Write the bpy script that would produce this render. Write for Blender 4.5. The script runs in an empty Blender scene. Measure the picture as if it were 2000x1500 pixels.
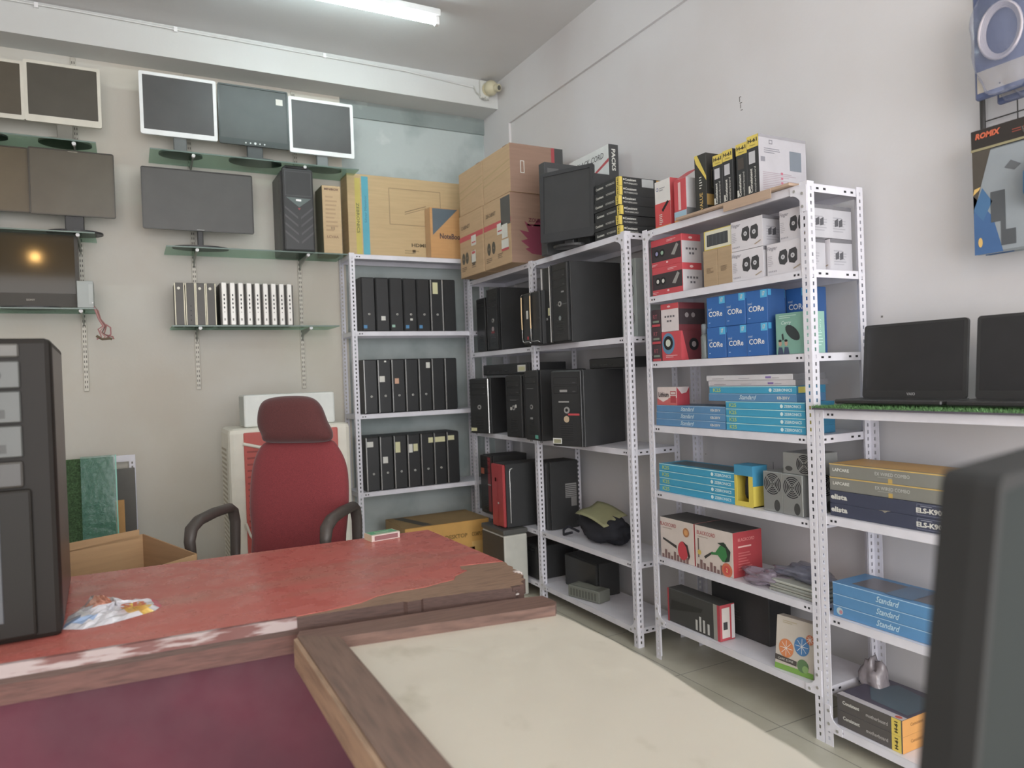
import bpy, bmesh, math, random
from mathutils import Matrix, Vector, Euler
random.seed(7)
SC = bpy.context.scene
COL = SC.collection
PI = math.pi

# ------------------------------------------------------------------ camera
cam_d = bpy.data.cameras.new('camera'); cam = bpy.data.objects.new('camera', cam_d); COL.objects.link(cam)
YAW, PITCH, ROLL = 0.486904, -0.0109379, 0.036003
fw = Vector((math.sin(YAW)*math.cos(PITCH), math.cos(YAW)*math.cos(PITCH), math.sin(PITCH)))
rt0 = Vector((math.cos(YAW), -math.sin(YAW), 0)); dn0 = fw.cross(rt0)
rt = rt0*math.cos(ROLL) + dn0*math.sin(ROLL); dn = -rt0*math.sin(ROLL) + dn0*math.cos(ROLL)
cam.matrix_world = Matrix((( rt.x, -dn.x, -fw.x, 0), (rt.y, -dn.y, -fw.y, 0), (rt.z, -dn.z, -fw.z, 1.45), (0, 0, 0, 1)))
cam_d.sensor_width = 36; cam_d.lens = 1413.66/2000*36; cam_d.clip_start = .02; cam_d.clip_end = 60
cam_d.dof.use_dof = True; cam_d.dof.focus_distance = 3.3; cam_d.dof.aperture_fstop = 2.4
SC.camera = cam

# ------------------------------------------------------------------ world, lights, exposure
SC.view_settings.view_transform = 'Standard'; SC.view_settings.look = 'None'
SC.view_settings.exposure = 0.74; SC.view_settings.gamma = 1; SC.view_settings.use_curve_mapping = False
w = bpy.data.worlds.new('world'); SC.world = w; w.use_nodes = True
w.node_tree.nodes['Background'].inputs[0].default_value = (.86, .93, 1, 1)
w.node_tree.nodes['Background'].inputs[1].default_value = .5
def area(name, loc, target, sx, sy, power, col):
    d = bpy.data.lights.new(name, 'AREA'); d.shape = 'RECTANGLE'; d.size = sx; d.size_y = sy; d.energy = power; d.color = col
    o = bpy.data.objects.new(name, d); COL.objects.link(o); o.location = loc
    o.rotation_euler = (Vector(target)-Vector(loc)).to_track_quat('-Z', 'Y').to_euler(); return o
area('daylight_from_shop_front', (.3, -2.9, 1.75), (.6, 2.5, 1.5), 4.4, 2.9, 128, (1, .985, 1))

# ------------------------------------------------------------------ materials (colours are given as seen, display space)
def lin(c): return c/12.92 if c <= .04045 else ((c+.055)/1.055)**2.4
def rgb(h, k=1.0):
    c = [lin(int(h[i:i+2], 16)/255)*k for i in (0, 2, 4)]; y = .3*c[0]+.6*c[1]+.1*c[2]
    return tuple(min(.9, .004+v*.84+y*.16) for v in c) + (1,)  # greyed, with lifted blacks: lens haze put into every colour
MATS = {}
def m(h, r=.55, met=0., kind='plain', k=1.35, **kw):
    key = (h, r, met, kind, k, tuple(sorted(kw.items())))
    if key in MATS: return MATS[key]
    mt = bpy.data.materials.new(kind+'_'+h); mt.use_nodes = True; MATS[key] = mt
    nt = mt.node_tree; N = nt.nodes; L = nt.links; b = N['Principled BSDF']
    c = rgb(h, k); b.inputs['Base Color'].default_value = c
    b.inputs['Roughness'].default_value = r; b.inputs['Metallic'].default_value = met
    def noise(scale, vec=None, det=4, sc3=None):
        tc = N.new('ShaderNodeTexCoord'); n = N.new('ShaderNodeTexNoise'); n.inputs['Scale'].default_value = scale; n.inputs['Detail'].default_value = det
        if sc3:
            mp = N.new('ShaderNodeMapping'); mp.inputs['Scale'].default_value = sc3
            L.new(tc.outputs['Object'], mp.inputs[0]); L.new(mp.outputs[0], n.inputs['Vector'])
        else: L.new(tc.outputs['Object'], n.inputs['Vector'])
        return n
    def ramp(src, stops):
        rp = N.new('ShaderNodeValToRGB'); e = rp.color_ramp.elements
        while len(e) < len(stops): e.new(.5)
        for q, (p, cc) in zip(e, stops): q.position = p; q.color = cc
        L.new(src, rp.inputs[0]); return rp
    def shade(f): return tuple(x*f for x in c[:3])+(1,)
    def bump(src, s, dist=.002):
        bp = N.new('ShaderNodeBump'); bp.inputs['Strength'].default_value = s; bp.inputs['Distance'].default_value = dist
        L.new(src, bp.inputs['Height']); L.new(bp.outputs[0], b.inputs['Normal'])
    if kind == 'plain':
        n = noise(kw.get('s', 9)); rp = ramp(n.outputs['Fac'], [(.3, shade(.93)), (.7, shade(1.05))]); L.new(rp.outputs[0], b.inputs['Base Color'])
    elif kind == 'wall':
        n = noise(1.1, det=6); d2 = tuple(x*y for x, y in zip(c[:3], kw.get('tint', (.95, .935, .92))))+(1,)
        rp = ramp(n.outputs['Fac'], [(.38, d2), (.6, c)]); L.new(rp.outputs[0], b.inputs['Base Color'])
        n2 = noise(60, det=3); bump(n2.outputs['Fac'], .25)
    elif kind == 'plaster':
        n = noise(3.2, det=9); rp = ramp(n.outputs['Fac'], [(.3, rgb(kw['c2'], k)), (.48, c), (.66, c), (.8, rgb(kw['c3'], k))])
        L.new(rp.outputs[0], b.inputs['Base Color']); n2 = noise(25, det=8); bump(n2.outputs['Fac'], .5, .004)
    elif kind == 'wood':
        n = noise(6, det=8, sc3=kw.get('sc', (1, 9, 9))); rp = ramp(n.outputs['Fac'], [(.3, shade(.7)), (.5, c), (.75, shade(1.25))])
        L.new(rp.outputs[0], b.inputs['Base Color']); bump(n.outputs['Fac'], .25)
    elif kind == 'worn':
        n = noise(3.0, det=kw.get('det', 9), sc3=kw.get('sc', (1, 1, 1))); lo, hi = kw.get('st', (.56, .64))
        rp = ramp(n.outputs['Fac'], [(lo, c), (hi, rgb(kw['c2'], k))])
        L.new(rp.outputs[0], b.inputs['Base Color']); n2 = noise(14, det=6); rr = ramp(n2.outputs['Fac'], [(.3, (r-.1,)*3+(1,)), (.7, (r+.15,)*3+(1,))])
        L.new(rr.outputs[0], b.inputs['Roughness'])
    elif kind == 'card':
        n = noise(4, det=5, sc3=(1, 1, 14)); rp = ramp(n.outputs['Fac'], [(.3, shade(.93)), (.7, shade(1.05))])
        L.new(rp.outputs[0], b.inputs['Base Color'])
    elif kind == 'fabric':
        n = noise(420, det=2); rp = ramp(n.outputs['Fac'], [(.35, shade(.8)), (.65, shade(1.15))]); L.new(rp.outputs[0], b.inputs['Base Color'])
        bump(n.outputs['Fac'], .4, .0015); b.inputs['Sheen Weight'].default_value = .25
    elif kind == 'turf':
        n = noise(130, det=4); rp = ramp(n.outputs['Fac'], [(.35, shade(.5)), (.6, c), (.75, shade(1.5))]); L.new(rp.outputs[0], b.inputs['Base Color']); bump(n.outputs['Fac'], 1, .01)
    elif kind == 'tile':
        tc = N.new('ShaderNodeTexCoord'); mp = N.new('ShaderNodeMapping'); mp.inputs['Location'].default_value = (.13, .32, 0)
        br = N.new('ShaderNodeTexBrick'); br.offset = 0; br.inputs['Scale'].default_value = 1
        br.inputs['Brick Width'].default_value = .6; br.inputs['Row Height'].default_value = .6; br.inputs['Mortar Size'].default_value = .003
        br.inputs['Color1'].default_value = c; br.inputs['Color2'].default_value = shade(.95); br.inputs['Mortar'].default_value = shade(.55)
        L.new(tc.outputs['Object'], mp.inputs[0]); L.new(mp.outputs[0], br.inputs['Vector'])
        n = noise(5, det=7); mx = N.new('ShaderNodeMix'); mx.data_type = 'RGBA'; mx.blend_type = 'MULTIPLY'; mx.inputs[0].default_value = 1
        rp = ramp(n.outputs['Fac'], [(.3, (.85, .84, .8, 1)), (.7, (1, 1, 1, 1))])
        L.new(br.outputs['Color'], mx.inputs[6]); L.new(rp.outputs[0], mx.inputs[7]); L.new(mx.outputs[2], b.inputs['Base Color'])
    elif kind == 'glass':
        N.remove(b); out = N['Material Output']; tr = N.new('ShaderNodeBsdfTransparent'); tr.inputs[0].default_value = c
        gl = N.new('ShaderNodeBsdfGlossy'); gl.inputs['Roughness'].default_value = r; mx = N.new('ShaderNodeMixShader'); mx.inputs[0].default_value = .13; L.new(tr.outputs[0], mx.inputs[1]); L.new(gl.outputs[0], mx.inputs[2]); L.new(mx.outputs[0], out.inputs[0])
    elif kind == 'mirror':
        b.inputs['Specular IOR Level'].default_value = .22
    elif kind == 'film':     # clear plastic packaging over something: milky, shiny
        b.inputs['Alpha'].default_value = kw.get('a', .45); b.inputs['Coat Weight'].default_value = .6; b.inputs['Coat Roughness'].default_value = .1
        n = noise(22, det=5); bump(n.outputs['Fac'], .8, .01)
    elif kind == 'emit':
        b.inputs['Emission Color'].default_value = c; b.inputs['Emission Strength'].default_value = kw['e']
    return mt
WHITE = m('d6d4d8', .45); BLACK = m('2b2b2c', .45); INK = m('1c1c1e', .5); PAPER = m('d2d0cc', .6)
RACK = m('cbcad2', .42); DARKSLOT = m('26262a', .7); CARD = m('a98d6e', .75, kind='card'); SILVER = m('a9a8a6', .3, .6)
RED = m('b8343c', .5); YEL = m('d0b01e', .5); CYAN = m('1f93b8', .45); KBLUE = m('4b80ab', .45); CORE = m('1f5fa6', .4)

# ------------------------------------------------------------------ geometry builder
TXT = {}
def text_mesh(s, bold=0., shear=0.):
    key = (s, bold, shear)
    if key in TXT: return TXT[key]
    cu = bpy.data.curves.new('lettering', 'FONT'); cu.body = s; cu.size = 1; cu.offset = bold; cu.shear = shear; cu.resolution_u = 2
    o = bpy.data.objects.new('lettering', cu); COL.objects.link(o)
    bpy.context.view_layer.update()
    me = bpy.data.meshes.new_from_object(o.evaluated_get(bpy.context.evaluated_depsgraph_get()))
    vs = [tuple(v.co) for v in me.vertices]; fs = [tuple(p.vertices) for p in me.polygons]
    bpy.data.objects.remove(o); bpy.data.curves.remove(cu); bpy.data.meshes.remove(me)
    x0 = min(v[0] for v in vs); x1 = max(v[0] for v in vs); y0 = min(v[1] for v in vs); y1 = max(v[1] for v in vs)
    TXT[key] = ([(v[0]-x0, v[1]-y0) for v in vs], fs, x1-x0, y1-y0); return TXT[key]

class G:
    def __init__(s): s.v = []; s.f = []; s.mi = []; s.sm = []; s.mats = []; s.T = None
    def mat(s, mt):
        if mt not in s.mats: s.mats.append(mt)
        return s.mats.index(mt)
    def add(s, vs, fs, mt, smooth=False):
        o = len(s.v); T = s.T
        s.v += [tuple(T @ Vector(p)) if T else tuple(p) for p in vs]
        i = s.mat(mt)
        for f in fs: s.f.append(tuple(a+o for a in f)); s.mi.append(i); s.sm.append(smooth)
        return s
    def box(s, x0, y0, z0, x1, y1, z1, mt, bev=0.):
        if x0 > x1: x0, x1 = x1, x0
        if y0 > y1: y0, y1 = y1, y0
        if z0 > z1: z0, z1 = z1, z0
        b = min(bev, (x1-x0)*.45, (y1-y0)*.45, (z1-z0)*.45)
        if b <= 0:
            vs = [(x, y, z) for z in (z0, z1) for y in (y0, y1) for x in (x0, x1)]
            return s.add(vs, [(0, 2, 3, 1), (4, 5, 7, 6), (0, 1, 5, 4), (2, 6, 7, 3), (0, 4, 6, 2), (1, 3, 7, 5)], mt)
        bm = bmesh.new(); bmesh.ops.create_cube(bm, size=1)
        for v in bm.verts: v.co = ((x0+x1)/2+v.co.x*(x1-x0), (y0+y1)/2+v.co.y*(y1-y0), (z0+z1)/2+v.co.z*(z1-z0))
        bmesh.ops.bevel(bm, geom=bm.edges[:], offset=b, segments=2 if b > .006 else 1, affect='EDGES', profile=.5)
        bm.verts.index_update(); vs = [tuple(v.co) for v in bm.verts]; fs = [tuple(v.index for v in f.verts) for f in bm.faces]; bm.free()
        return s.add(vs, fs, mt)
    def prism(s, pts, z0, z1, mt, smooth=False, mt_side=None):      # polygon in xy, extruded in z
        n = len(pts); s.add([(x, y, z0) for x, y in pts]+[(x, y, z1) for x, y in pts], [tuple(range(n))[::-1], tuple(range(n, 2*n))], mt)
        return s.add([(x, y, z0) for x, y in pts]+[(x, y, z1) for x, y in pts], [(i, (i+1) % n, n+(i+1) % n, n+i) for i in range(n)], mt_side or mt, smooth)
    def tube(s, pts, r, mt, n=8, cap=True, ry=None):
        pts = [Vector(p) for p in pts]; rings = []; up = None
        for i, p in enumerate(pts):
            d = (pts[min(i+1, len(pts)-1)]-pts[max(i-1, 0)]).normalized()
            if up is None:
                up = Vector((0, 0, 1)) if abs(d.z) < .9 else Vector((1, 0, 0))
            a = d.cross(up).normalized(); bb = a.cross(d).normalized(); up = bb
            rr = r[i] if isinstance(r, (list, tuple)) else r; r2 = rr*(ry or 1)
            rings.append([p + a*math.cos(2*PI*k/n)*rr + bb*math.sin(2*PI*k/n)*r2 for k in range(n)])
        vs = [q for rg in rings for q in rg]; fs = []
        for i in range(len(pts)-1):
            for k in range(n): fs.append((i*n+k, i*n+(k+1) % n, (i+1)*n+(k+1) % n, (i+1)*n+k))
        s.add(vs, fs, mt, True)
        if cap: s.add(rings[0], [tuple(range(n))[::-1]], mt); s.add(rings[-1], [tuple(range(n))], mt)
        return s
    def cyl(s, p0, p1, r, mt, n=16): return s.tube([p0, p1], r, mt, n)
    def lathe(s, prof, mt, n=20):
        vs = [(r*math.cos(2*PI*k/n), r*math.sin(2*PI*k/n), z) for r, z in prof for k in range(n)]
        fs = [(i*n+k, i*n+(k+1) % n, (i+1)*n+(k+1) % n, (i+1)*n+k) for i in range(len(prof)-1) for k in range(n)]
        return s.add(vs, fs, mt, True)
    def cushion(s, out, th, mt, rings=9):     # soft pad: outline in xz, thickness along y
        n = len(out); cx = sum(p[0] for p in out)/n; cz = sum(p[1] for p in out)/n; vs = []; lv = []
        for i in range(rings+1):
            a = PI*i/rings - PI/2; q = abs(math.cos(a))**.45; y = math.copysign(abs(math.sin(a))**1.0, math.sin(a))*th/2
            lv.append(len(vs)); vs += [(cx+(x-cx)*max(q, .02), y, cz+(z-cz)*max(q, .02)) for x, z in out]
        fs = [(i*n+k, (i+1)*n+k, (i+1)*n+(k+1) % n, i*n+(k+1) % n) for i in range(rings) for k in range(n)]
        fs += [tuple(range(n)), tuple(range(rings*n, rings*n+n))[::-1]]
        return s.add(vs, fs, mt, True)
    def build(s, name, parent=None, loc=(0, 0, 0), rz=0, rx=0, ry=0, solid=0):
        me = bpy.data.meshes.new(name); me.from_pydata(s.v, [], s.f)
        for mt in s.mats: me.materials.append(mt)
        me.polygons.foreach_set('material_index', s.mi); me.polygons.foreach_set('use_smooth', s.sm); me.update()
        o = bpy.data.objects.new(name, me); COL.objects.link(o)
        if parent: o.parent = parent
        o.location = loc; o.rotation_euler = (rx, ry, rz)
        if solid:
            md = o.modifiers.new('thickness', 'SOLIDIFY'); md.thickness = solid; md.offset = 0
        return o

class Box(G):       # carton-like item: origin at front bottom centre, front faces -y, width x, depth y, height z
    def __init__(s, w, d, h, mt, bev=.0015):
        super().__init__(); s.w, s.d, s.h = w, d, h; s.box(-w/2, 0, 0, w/2, d, h, mt, bev)
    def P(s, face, u, v, lay):
        e = .0006*lay
        return {'F': (-s.w/2+u, -e, v), 'R': (s.w/2+e, u, v), 'L': (-s.w/2-e, s.d-u, v), 'T': (-s.w/2+u, v, s.h+e)}[face]
    def poly(s, face, pts, mt, lay=1): return s.add([s.P(face, u, v, lay) for u, v in pts], [tuple(range(len(pts)))], mt)
    def rect(s, face, u0, v0, u1, v1, mt, lay=1): return s.poly(face, [(u0, v0), (u1, v0), (u1, v1), (u0, v1)], mt, lay)
    def frame(s, face, u0, v0, u1, v1, t, mt, lay=1):
        s.rect(face, u0, v0, u1, v0+t, mt, lay); s.rect(face, u0, v1-t, u1, v1, mt, lay); s.rect(face, u0, v0+t, u0+t, v1-t, mt, lay); s.rect(face, u1-t, v0+t, u1, v1-t, mt, lay); return s
    def disc(s, face, u, v, r, mt, lay=1, rv=None, n=20, r0=0):
        rv = rv or r
        if not r0: return s.poly(face, [(u+r*math.cos(2*PI*k/n), v+rv*math.sin(2*PI*k/n)) for k in range(n)], mt, lay)
        vs = [s.P(face, u+q*math.cos(2*PI*k/n), v+q*math.sin(2*PI*k/n), lay) for q in (r0, r) for k in range(n)]
        return s.add(vs, [(k, n+k, n+(k+1) % n, (k+1) % n) for k in range(n)], mt)
    def txt(s, face, t, u, v, h, mt, w=None, lay=2, rot=0, al='c', bold=.0, shear=0.):
        vs, fs, tw, th = text_mesh(t, bold, shear); k = h/th; kx = w/tw if w else k
        W = tw*kx; ox = {'c': -W/2, 'l': 0, 'r': -W}[al]; c, sn = math.cos(rot), math.sin(rot)
        q = []
        for x, y in vs:
            a, b = x*kx+ox, y*k-h/2; q.append(s.P(face, u+a*c-b*sn, v+a*sn+b*c, lay))
        return s.add(q, fs, mt)
    def lines(s, face, u0, v0, u1, v1, n, mt, lay=2, seed=1):
        rd = random.Random(seed); st = (v1-v0)/n
        for i in range(n):
            e = u0+(u1-u0)*rd.uniform(.55, 1); s.rect(face, u0, v0+i*st, e, v0+i*st+st*.4, mt, lay)
        return s

def tag(o, label, cat=None, group=None, kind=None):
    o['label'] = label
    if cat: o['category'] = cat
    if group: o['group'] = group
    if kind: o['kind'] = kind
    return o
def empty(name, loc, label, cat, group=None, rz=0, rx=0):
    o = bpy.data.objects.new(name, None); o.empty_display_size = .05; COL.objects.link(o); o.location = loc; o.rotation_euler = (rx, 0, rz)
    return tag(o, label, cat, group)
RZ = -PI/2            # items on the right-hand wall racks face -x
def right(g, name, x, y, z, label, cat, group=None, rz=RZ, rx=0): return tag(g.build(name, None, (x, y, z), rz, rx), label, cat, group)
def back(g, name, x, y, z, label, cat, group=None, rz=0, rx=0): return tag(g.build(name, None, (x, y, z), rz, rx), label, cat, group)
def copy_thing(o, loc, label, parent=None):
    c = o.copy(); COL.objects.link(c)
    if parent: c.parent = parent
    else:
        c.location = loc; c['label'] = label
    for ch in list(o.children): copy_thing(ch, None, None, c)
    return c
ORD = ['first', 'second', 'third', 'fourth', 'fifth', 'sixth', 'seventh', 'eighth', 'ninth']
def struct(g, name, label=None, loc=(0, 0, 0)):
    o = g.build(name, None, loc); o['kind'] = 'structure'
    if label: o['label'] = label
    return o

# ------------------------------------------------------------------ room shell
WALL = m('c3c2c4', .8, kind='wall'); CEIL = m('bfbfc0', .85, kind='wall')
g = G(); g.box(-2.4, -3, -.1, 2.85, 5.6, 0, m('b0ad9c', .35, kind='tile')); struct(g, 'floor', 'pale beige tiled shop floor')
g = G(); g.box(-2.4, -3, 3.77, 2.85, 5.6, 3.9, CEIL); struct(g, 'ceiling', 'plain grey-white painted ceiling')
g = G(); g.box(2.68, -3, 0, 2.85, 5.6, 3.8, WALL); gk_ = m('6f6c68', .9)
for y, z, dy, dz in ((2.577, 2.765, .012, .004), (2.585, 2.745, .004, .022), (2.572, 2.735, .014, .005), (2.58, 2.712, .004, .02), (2.57, 2.70, .012, .004), (1.866, 1.631, .008, .008), (2.20, 2.2, .004, .005), (2.9, 1.0, .005, .004), (2.45, .95, .002, .05)): g.box(2.679, y, z, 2.682, y+dy, z+dz, gk_)
struct(g, 'wall_right', 'bare off-white wall behind the long row of racks')
PLAST = m('a2acab', .85, kind='plaster', c2='8f9b9a', c3='c2c4c2')
g = G(); g.box(-2.4, 5.37, 0, 2.7, 5.6, 3.8, PLAST); struct(g, 'wall_back', 'rough grey-green plastered end wall')
g = G(); g.box(-2.4, 5.33, 0, 1.46, 5.375, 3.6, m('bab7ae', .8, kind='wall', tint=(.93, .90, .86))); struct(g, 'trim_1', 'smooth white painted lining on the left of the end wall')  # brown lens cast at the left is mixed into this wall colour
g = G(); g.box(-2.4, 5.1, 3.565, 2.69, 5.4, 3.79, m('bbbdbc', .8, kind='wall')); struct(g, 'trim_2', 'white ceiling beam across the end wall')
g = G(); g.box(2.662, -3, 3.40, 2.69, 4.93, 3.79, WALL); g.box(2.662, 4.93, 0, 2.69, 5.38, 3.79, WALL); struct(g, 'trim_3', 'slightly raised plaster band along the top of the right wall')
g = G(); g.box(-2.55, -3, 0, -2.4, 5.6, 3.9, WALL); struct(g, 'wall_left', 'off-white wall out of sight on the left')
g = G()
for x0, x1, y0, y1, z0, z1 in ((-2.4, -2.1, -3.15, -3, 0, 3.9), (2.6, 2.85, -3.15, -3, 0, 3.9), (-2.1, 2.6, -3.15, -3, 3.2, 3.9)): g.box(x0, y0, z0, x1, y1, z1, WALL)
struct(g, 'wall_front', 'wall round the open shop front behind the viewer')
g = G(); g.box(1.462, 5.355, 3.44, 2.664, 5.372, 3.566, m('7c8684', .9, kind='plaster', c2='6c7674', c3='98a09e')); struct(g, 'trim_4', 'darker grey band under the ceiling beam')  # darker grey strip along the top of the end wall
# conduit on the beam
g = G(); g.tube([(-1.2, 5.09, 3.745), (-.2, 5.09, 3.752), (.4, 5.088, 3.745), (1.2, 5.09, 3.74), (1.9, 5.088, 3.735), (2.45, 5.09, 3.70)], .006, m('c2c2c0', .5), 6)
for x in (-.4, .35, 1.3): g.box(x-.01, 5.08, 3.73, x+.01, 5.1, 3.76, WHITE)
tag(g.build('cable'), 'thin white cable clipped along the top of the ceiling beam', 'cable')

# ------------------------------------------------------------------ lamps
def tube_lamp(x, y, z, label, e):
    r = empty('tube_light', (x, y, z), label, 'light')
    g = G(); g.box(-.62, -.03, .03, .62, .03, .075, m('d0d2d2', .5), .006); g.build('batten', r)
    for sx in (-1, 1):
        g = G(); g.box(sx*.6-.014, -.02, -.022, sx*.6+.014, .02, .03, WHITE, .004); g.build('end_cap', r)
    g = G(); g.tube([(-.588, 0, 0), (.588, 0, 0)], .016, m('dff4ff', .5, kind='emit', e=e, k=1), 12); g.build('glowing_tube', r)
    return r
tube_lamp(1.17, 4.17, 3.66, 'lit fluorescent tube light on the ceiling near the end wall', 27)
tube_lamp(.3, .3, 3.66, 'lit fluorescent tube light on the ceiling above the viewer', 30)
r = empty('pendant_lamp', (-1.1, -2, 3.39), 'small warm bulb hanging near the shop front, seen mirrored in the dark television', 'light')
g = G(); g.cyl((0, 0, .06), (0, 0, .38), .004, BLACK, 6); g.cyl((0, 0, .03), (0, 0, .07), .016, BLACK, 10); g.build('cord', r)
g = G(); g.lathe([(0, -.06), (.03, -.05), (.045, -.02), (.04, .01), (.02, .03), (0, .03)], m('ffb84a', .4, kind='emit', e=230, k=1), 14); g.build('bulb', r)

# ------------------------------------------------------------------ slotted steel racks
PW = .036
def leg_sheet(g, o, d, h, mt, wd=PW):      # vertical strip with a column of slots; o origin, d width direction
    cols = [0, wd*.5-.0045, wd*.5+.0045, wd]; rows = [0, .02]; z = .02
    while z + .028 < h: rows += [z+.014, z+.028]; z += .028
    rows.append(h)
    vs = [(o[0]+d[0]*c, o[1]+d[1]*c, zz) for zz in rows for c in cols]; fs = []
    for r in range(len(rows)-1):
        for c in range(3):
            if r % 2 == 1 and c == 1 and r < len(rows)-2: continue
            a = r*4+c; fs.append((a, a+1, a+5, a+4))
    g.add(vs, fs, mt)
def rack(label, group, loc, rz, xs, d, h, zs, mt=RACK, brackets=()):
    root = empty('slotted_steel_rack', loc, label, 'rack', group, rz); W = xs[-1]
    for i, x in enumerate(xs):
        for yy, dy in ((0, 1), (d, -1)):
            g = G()
            sx = 1 if i == 0 else -1
            x0 = x if i in (0, len(xs)-1) else x+PW/2
            leg_sheet(g, (x0, yy), (sx, 0), h, mt); leg_sheet(g, (x0, yy), (0, dy), h, mt)
            g.build('post', root, solid=.0022)
    for j in range(len(xs)-1):
        a, b = xs[j]+.003, xs[j+1]-.003
        for z in zs:
            g = G(); e = .003; L = .032
            g.box(a, e, z-.0015, b, d-e, z, mt)
            g.box(a, e, z-L, b, e+.0015, z-.001, mt, 0); g.box(a, d-e-.0015, z-L, b, d-e, z-.001, mt)
            g.box(a, e, z-L, a+.0015, d-e, z-.001, mt); g.box(b-.0015, e, z-L, b, d-e, z-.001, mt)
            g.box(a, e+.0015, z-L, b, e+.012, z-L+.0015, mt)
            for s_, ex in ((1, a), (-1, b)):          # slots and bolt heads beside the posts
                for k in (.052, .07): g.box(ex+s_*k-.0045, e-.0008, z-.021, ex+s_*k+.0045, e+.0005, z-.013, DARKSLOT)
            for s_, fy in ((1, 0), (-1, d)):
                for k in (.06, .1): g.box(b-.0006, fy+s_*k-.007, z-.021, b+.0008, fy+s_*k+.007, z-.013, DARKSLOT)
            g.build('shelf', root)
        for (bj, z, up) in brackets:
            if bj != j: continue
            for s_, ex in ((1, a), (-1, b)):
                q = [(0, 0), (.075, 0)]+[(.075-.05*math.sin(t*PI/10), -.03-.05*(1-math.cos(t*PI/10))) for t in range(6)]+[(.025, -.1), (0, -.1)]
                if up: q = [(x, -y) for x, y in q]
                g = G(); pts = [(ex+s_*x, z+y) for x, y in q]
                n = len(pts); vs = [(x, -.003, zz) for x, zz in pts]+[(x, -.0005, zz) for x, zz in pts]
                g.add(vs, [tuple(range(n)), tuple(range(n, 2*n))[::-1]]+[(k, (k+1) % n, n+(k+1) % n, n+k) for k in range(n)], mt)
                for bx, bz in ((.018, -.08), (.055, -.015), (.018, -.03)):
                    cx, cz = ex+s_*bx, z+(bz if not up else -bz); g.cyl((cx, -.006, cz), (cx, -.0025, cz), .006, SILVER, 8)
                g.build('corner_bracket', root)
    return root
XF, RD = 2.31, .32
GR = 'white slotted steel racks'
rack('long double-bay white slotted rack in the corner, full of black computers', GR, (XF, 5.03, 0), RZ, [0, .97, 1.98], RD, 2.185, [.10, .445, 1.04, 1.635, 2.178], brackets=[(1, 2.17, 0), (1, .07, 1)])
rack('tall white slotted rack crowded with colourful retail boxes, taller neighbour of the half-height rack', GR, (XF, 2.905, 0), RZ, [0, 1.0], RD, 2.155, [.205, .52, .85, 1.178, 1.497, 1.82, 2.148], brackets=[(0, 2.14, 0), (0, .175, 1)])
rack('half-height white slotted rack topped with artificial grass at the right', GR, (XF, 1.90, 0), RZ, [0, .96], RD, 1.285, [.085, .50, .88, 1.28], brackets=[(0, .055, 1)])
rack('white slotted rack against the end wall behind the red chair, holding rows of slim computers', GR, (1.405, 5.03, 0), 0, [0, 1.04], .29, 2.36, [.66, 1.215, 1.805, 2.352])

# ------------------------------------------------------------------ computers
CASE = m('2f3031', .5); PANEL = m('262728', .35); GLOSS = m('202122', .22); CHROME = m('b8b8b6', .25, .7)
def case(nm, w, d, h, loc, rz, label, cat='computer', group=None, shell=CASE, front=PANEL, strip=None, bays=2, button=True, buttonmat=SILVER, stickers=(), vents=True, redline=None, side_frame=False, pt=.022, badge=None, side_label=False, strip_side='L', wire=False):
    r = empty(nm, loc, label, cat, group, rz)
    b = Box(w, d-pt, h, shell, .003)
    if side_frame: b.frame('R', .03, .03, d-pt-.03, h-.03, .004, GLOSS)
    if side_label:
        b.rect('R', (d-pt)*.52, h*.45, (d-pt)*.92, h*.66, m('8a8a88', .6)); b.rect('R', (d-pt)*.72, h*.32, (d-pt)*.92, h*.45, m('7c7c7a', .6))
        for i in range(7): b.rect('R', (d-pt)*.53, h*.46+i*h*.028, (d-pt)*.91, h*.47+i*h*.028, DARKSLOT, 2)
    b.build('case_shell', r, (0, pt, 0))
    p = Box(w*.985, pt-.001, h*.985, front, .006)
    W, H = p.w, p.h
    for i in range(bays):
        z = H*(.93-.115*(i+1)); p.frame('F', W*.1, z, W*.9, z+H*.1, .0025, GLOSS, 1); p.rect('F', W*.72, z+H*.02, W*.82, z+H*.032, m('4c4d4e', .4), 2)
    if vents:
        for i in range(8): p.rect('F', W*.3, H*(.08+.03*i), W*.7, H*(.08+.03*i)+.003, GLOSS, 1)
    if redline: p.rect('F', *[q*(W if i % 2 == 0 else H) for i, q in enumerate(redline[0])], redline[1], 1)
    for face, u0, v0, u1, v1, mt in stickers: p.rect(face, u0*W, v0*H, u1*W, v1*H, mt, 3)
    if badge: p.disc('F', W*.5, H*badge[0], badge[1], badge[2], 3)
    p.build('front_panel', r, (0, 0, h*.0075))
    if button:
        g = G(); g.cyl((0, -.004, 0), (0, .002, 0), W*.09 if W > .13 else W*.075, buttonmat, 14); g.cyl((0, -.005, 0), (0, -.003, 0), W*.045 if W > .13 else W*.04, GLOSS, 12)
        g.build('power_button', r, (W*.02, 0, h*(.48 if W > .13 else .32)))
    if strip:
        g = G()
        for sd in (('L', 'R') if strip_side == 'both' else strip_side):
            sx = -1 if sd == 'L' else 1; g.box(sx*w*.5-.004-sx*.003, -.006, .004, sx*w*.5+.004-sx*.003, .004, h-.004, strip, .002)
        g.build('trim_strip', r)
    return r
STK_W = m('c4c4bc', .6); STK_Y = m('c0bd90', .6); STK_B = m('3f7fae', .5); STK_O = m('c89a7c', .6)
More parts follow.
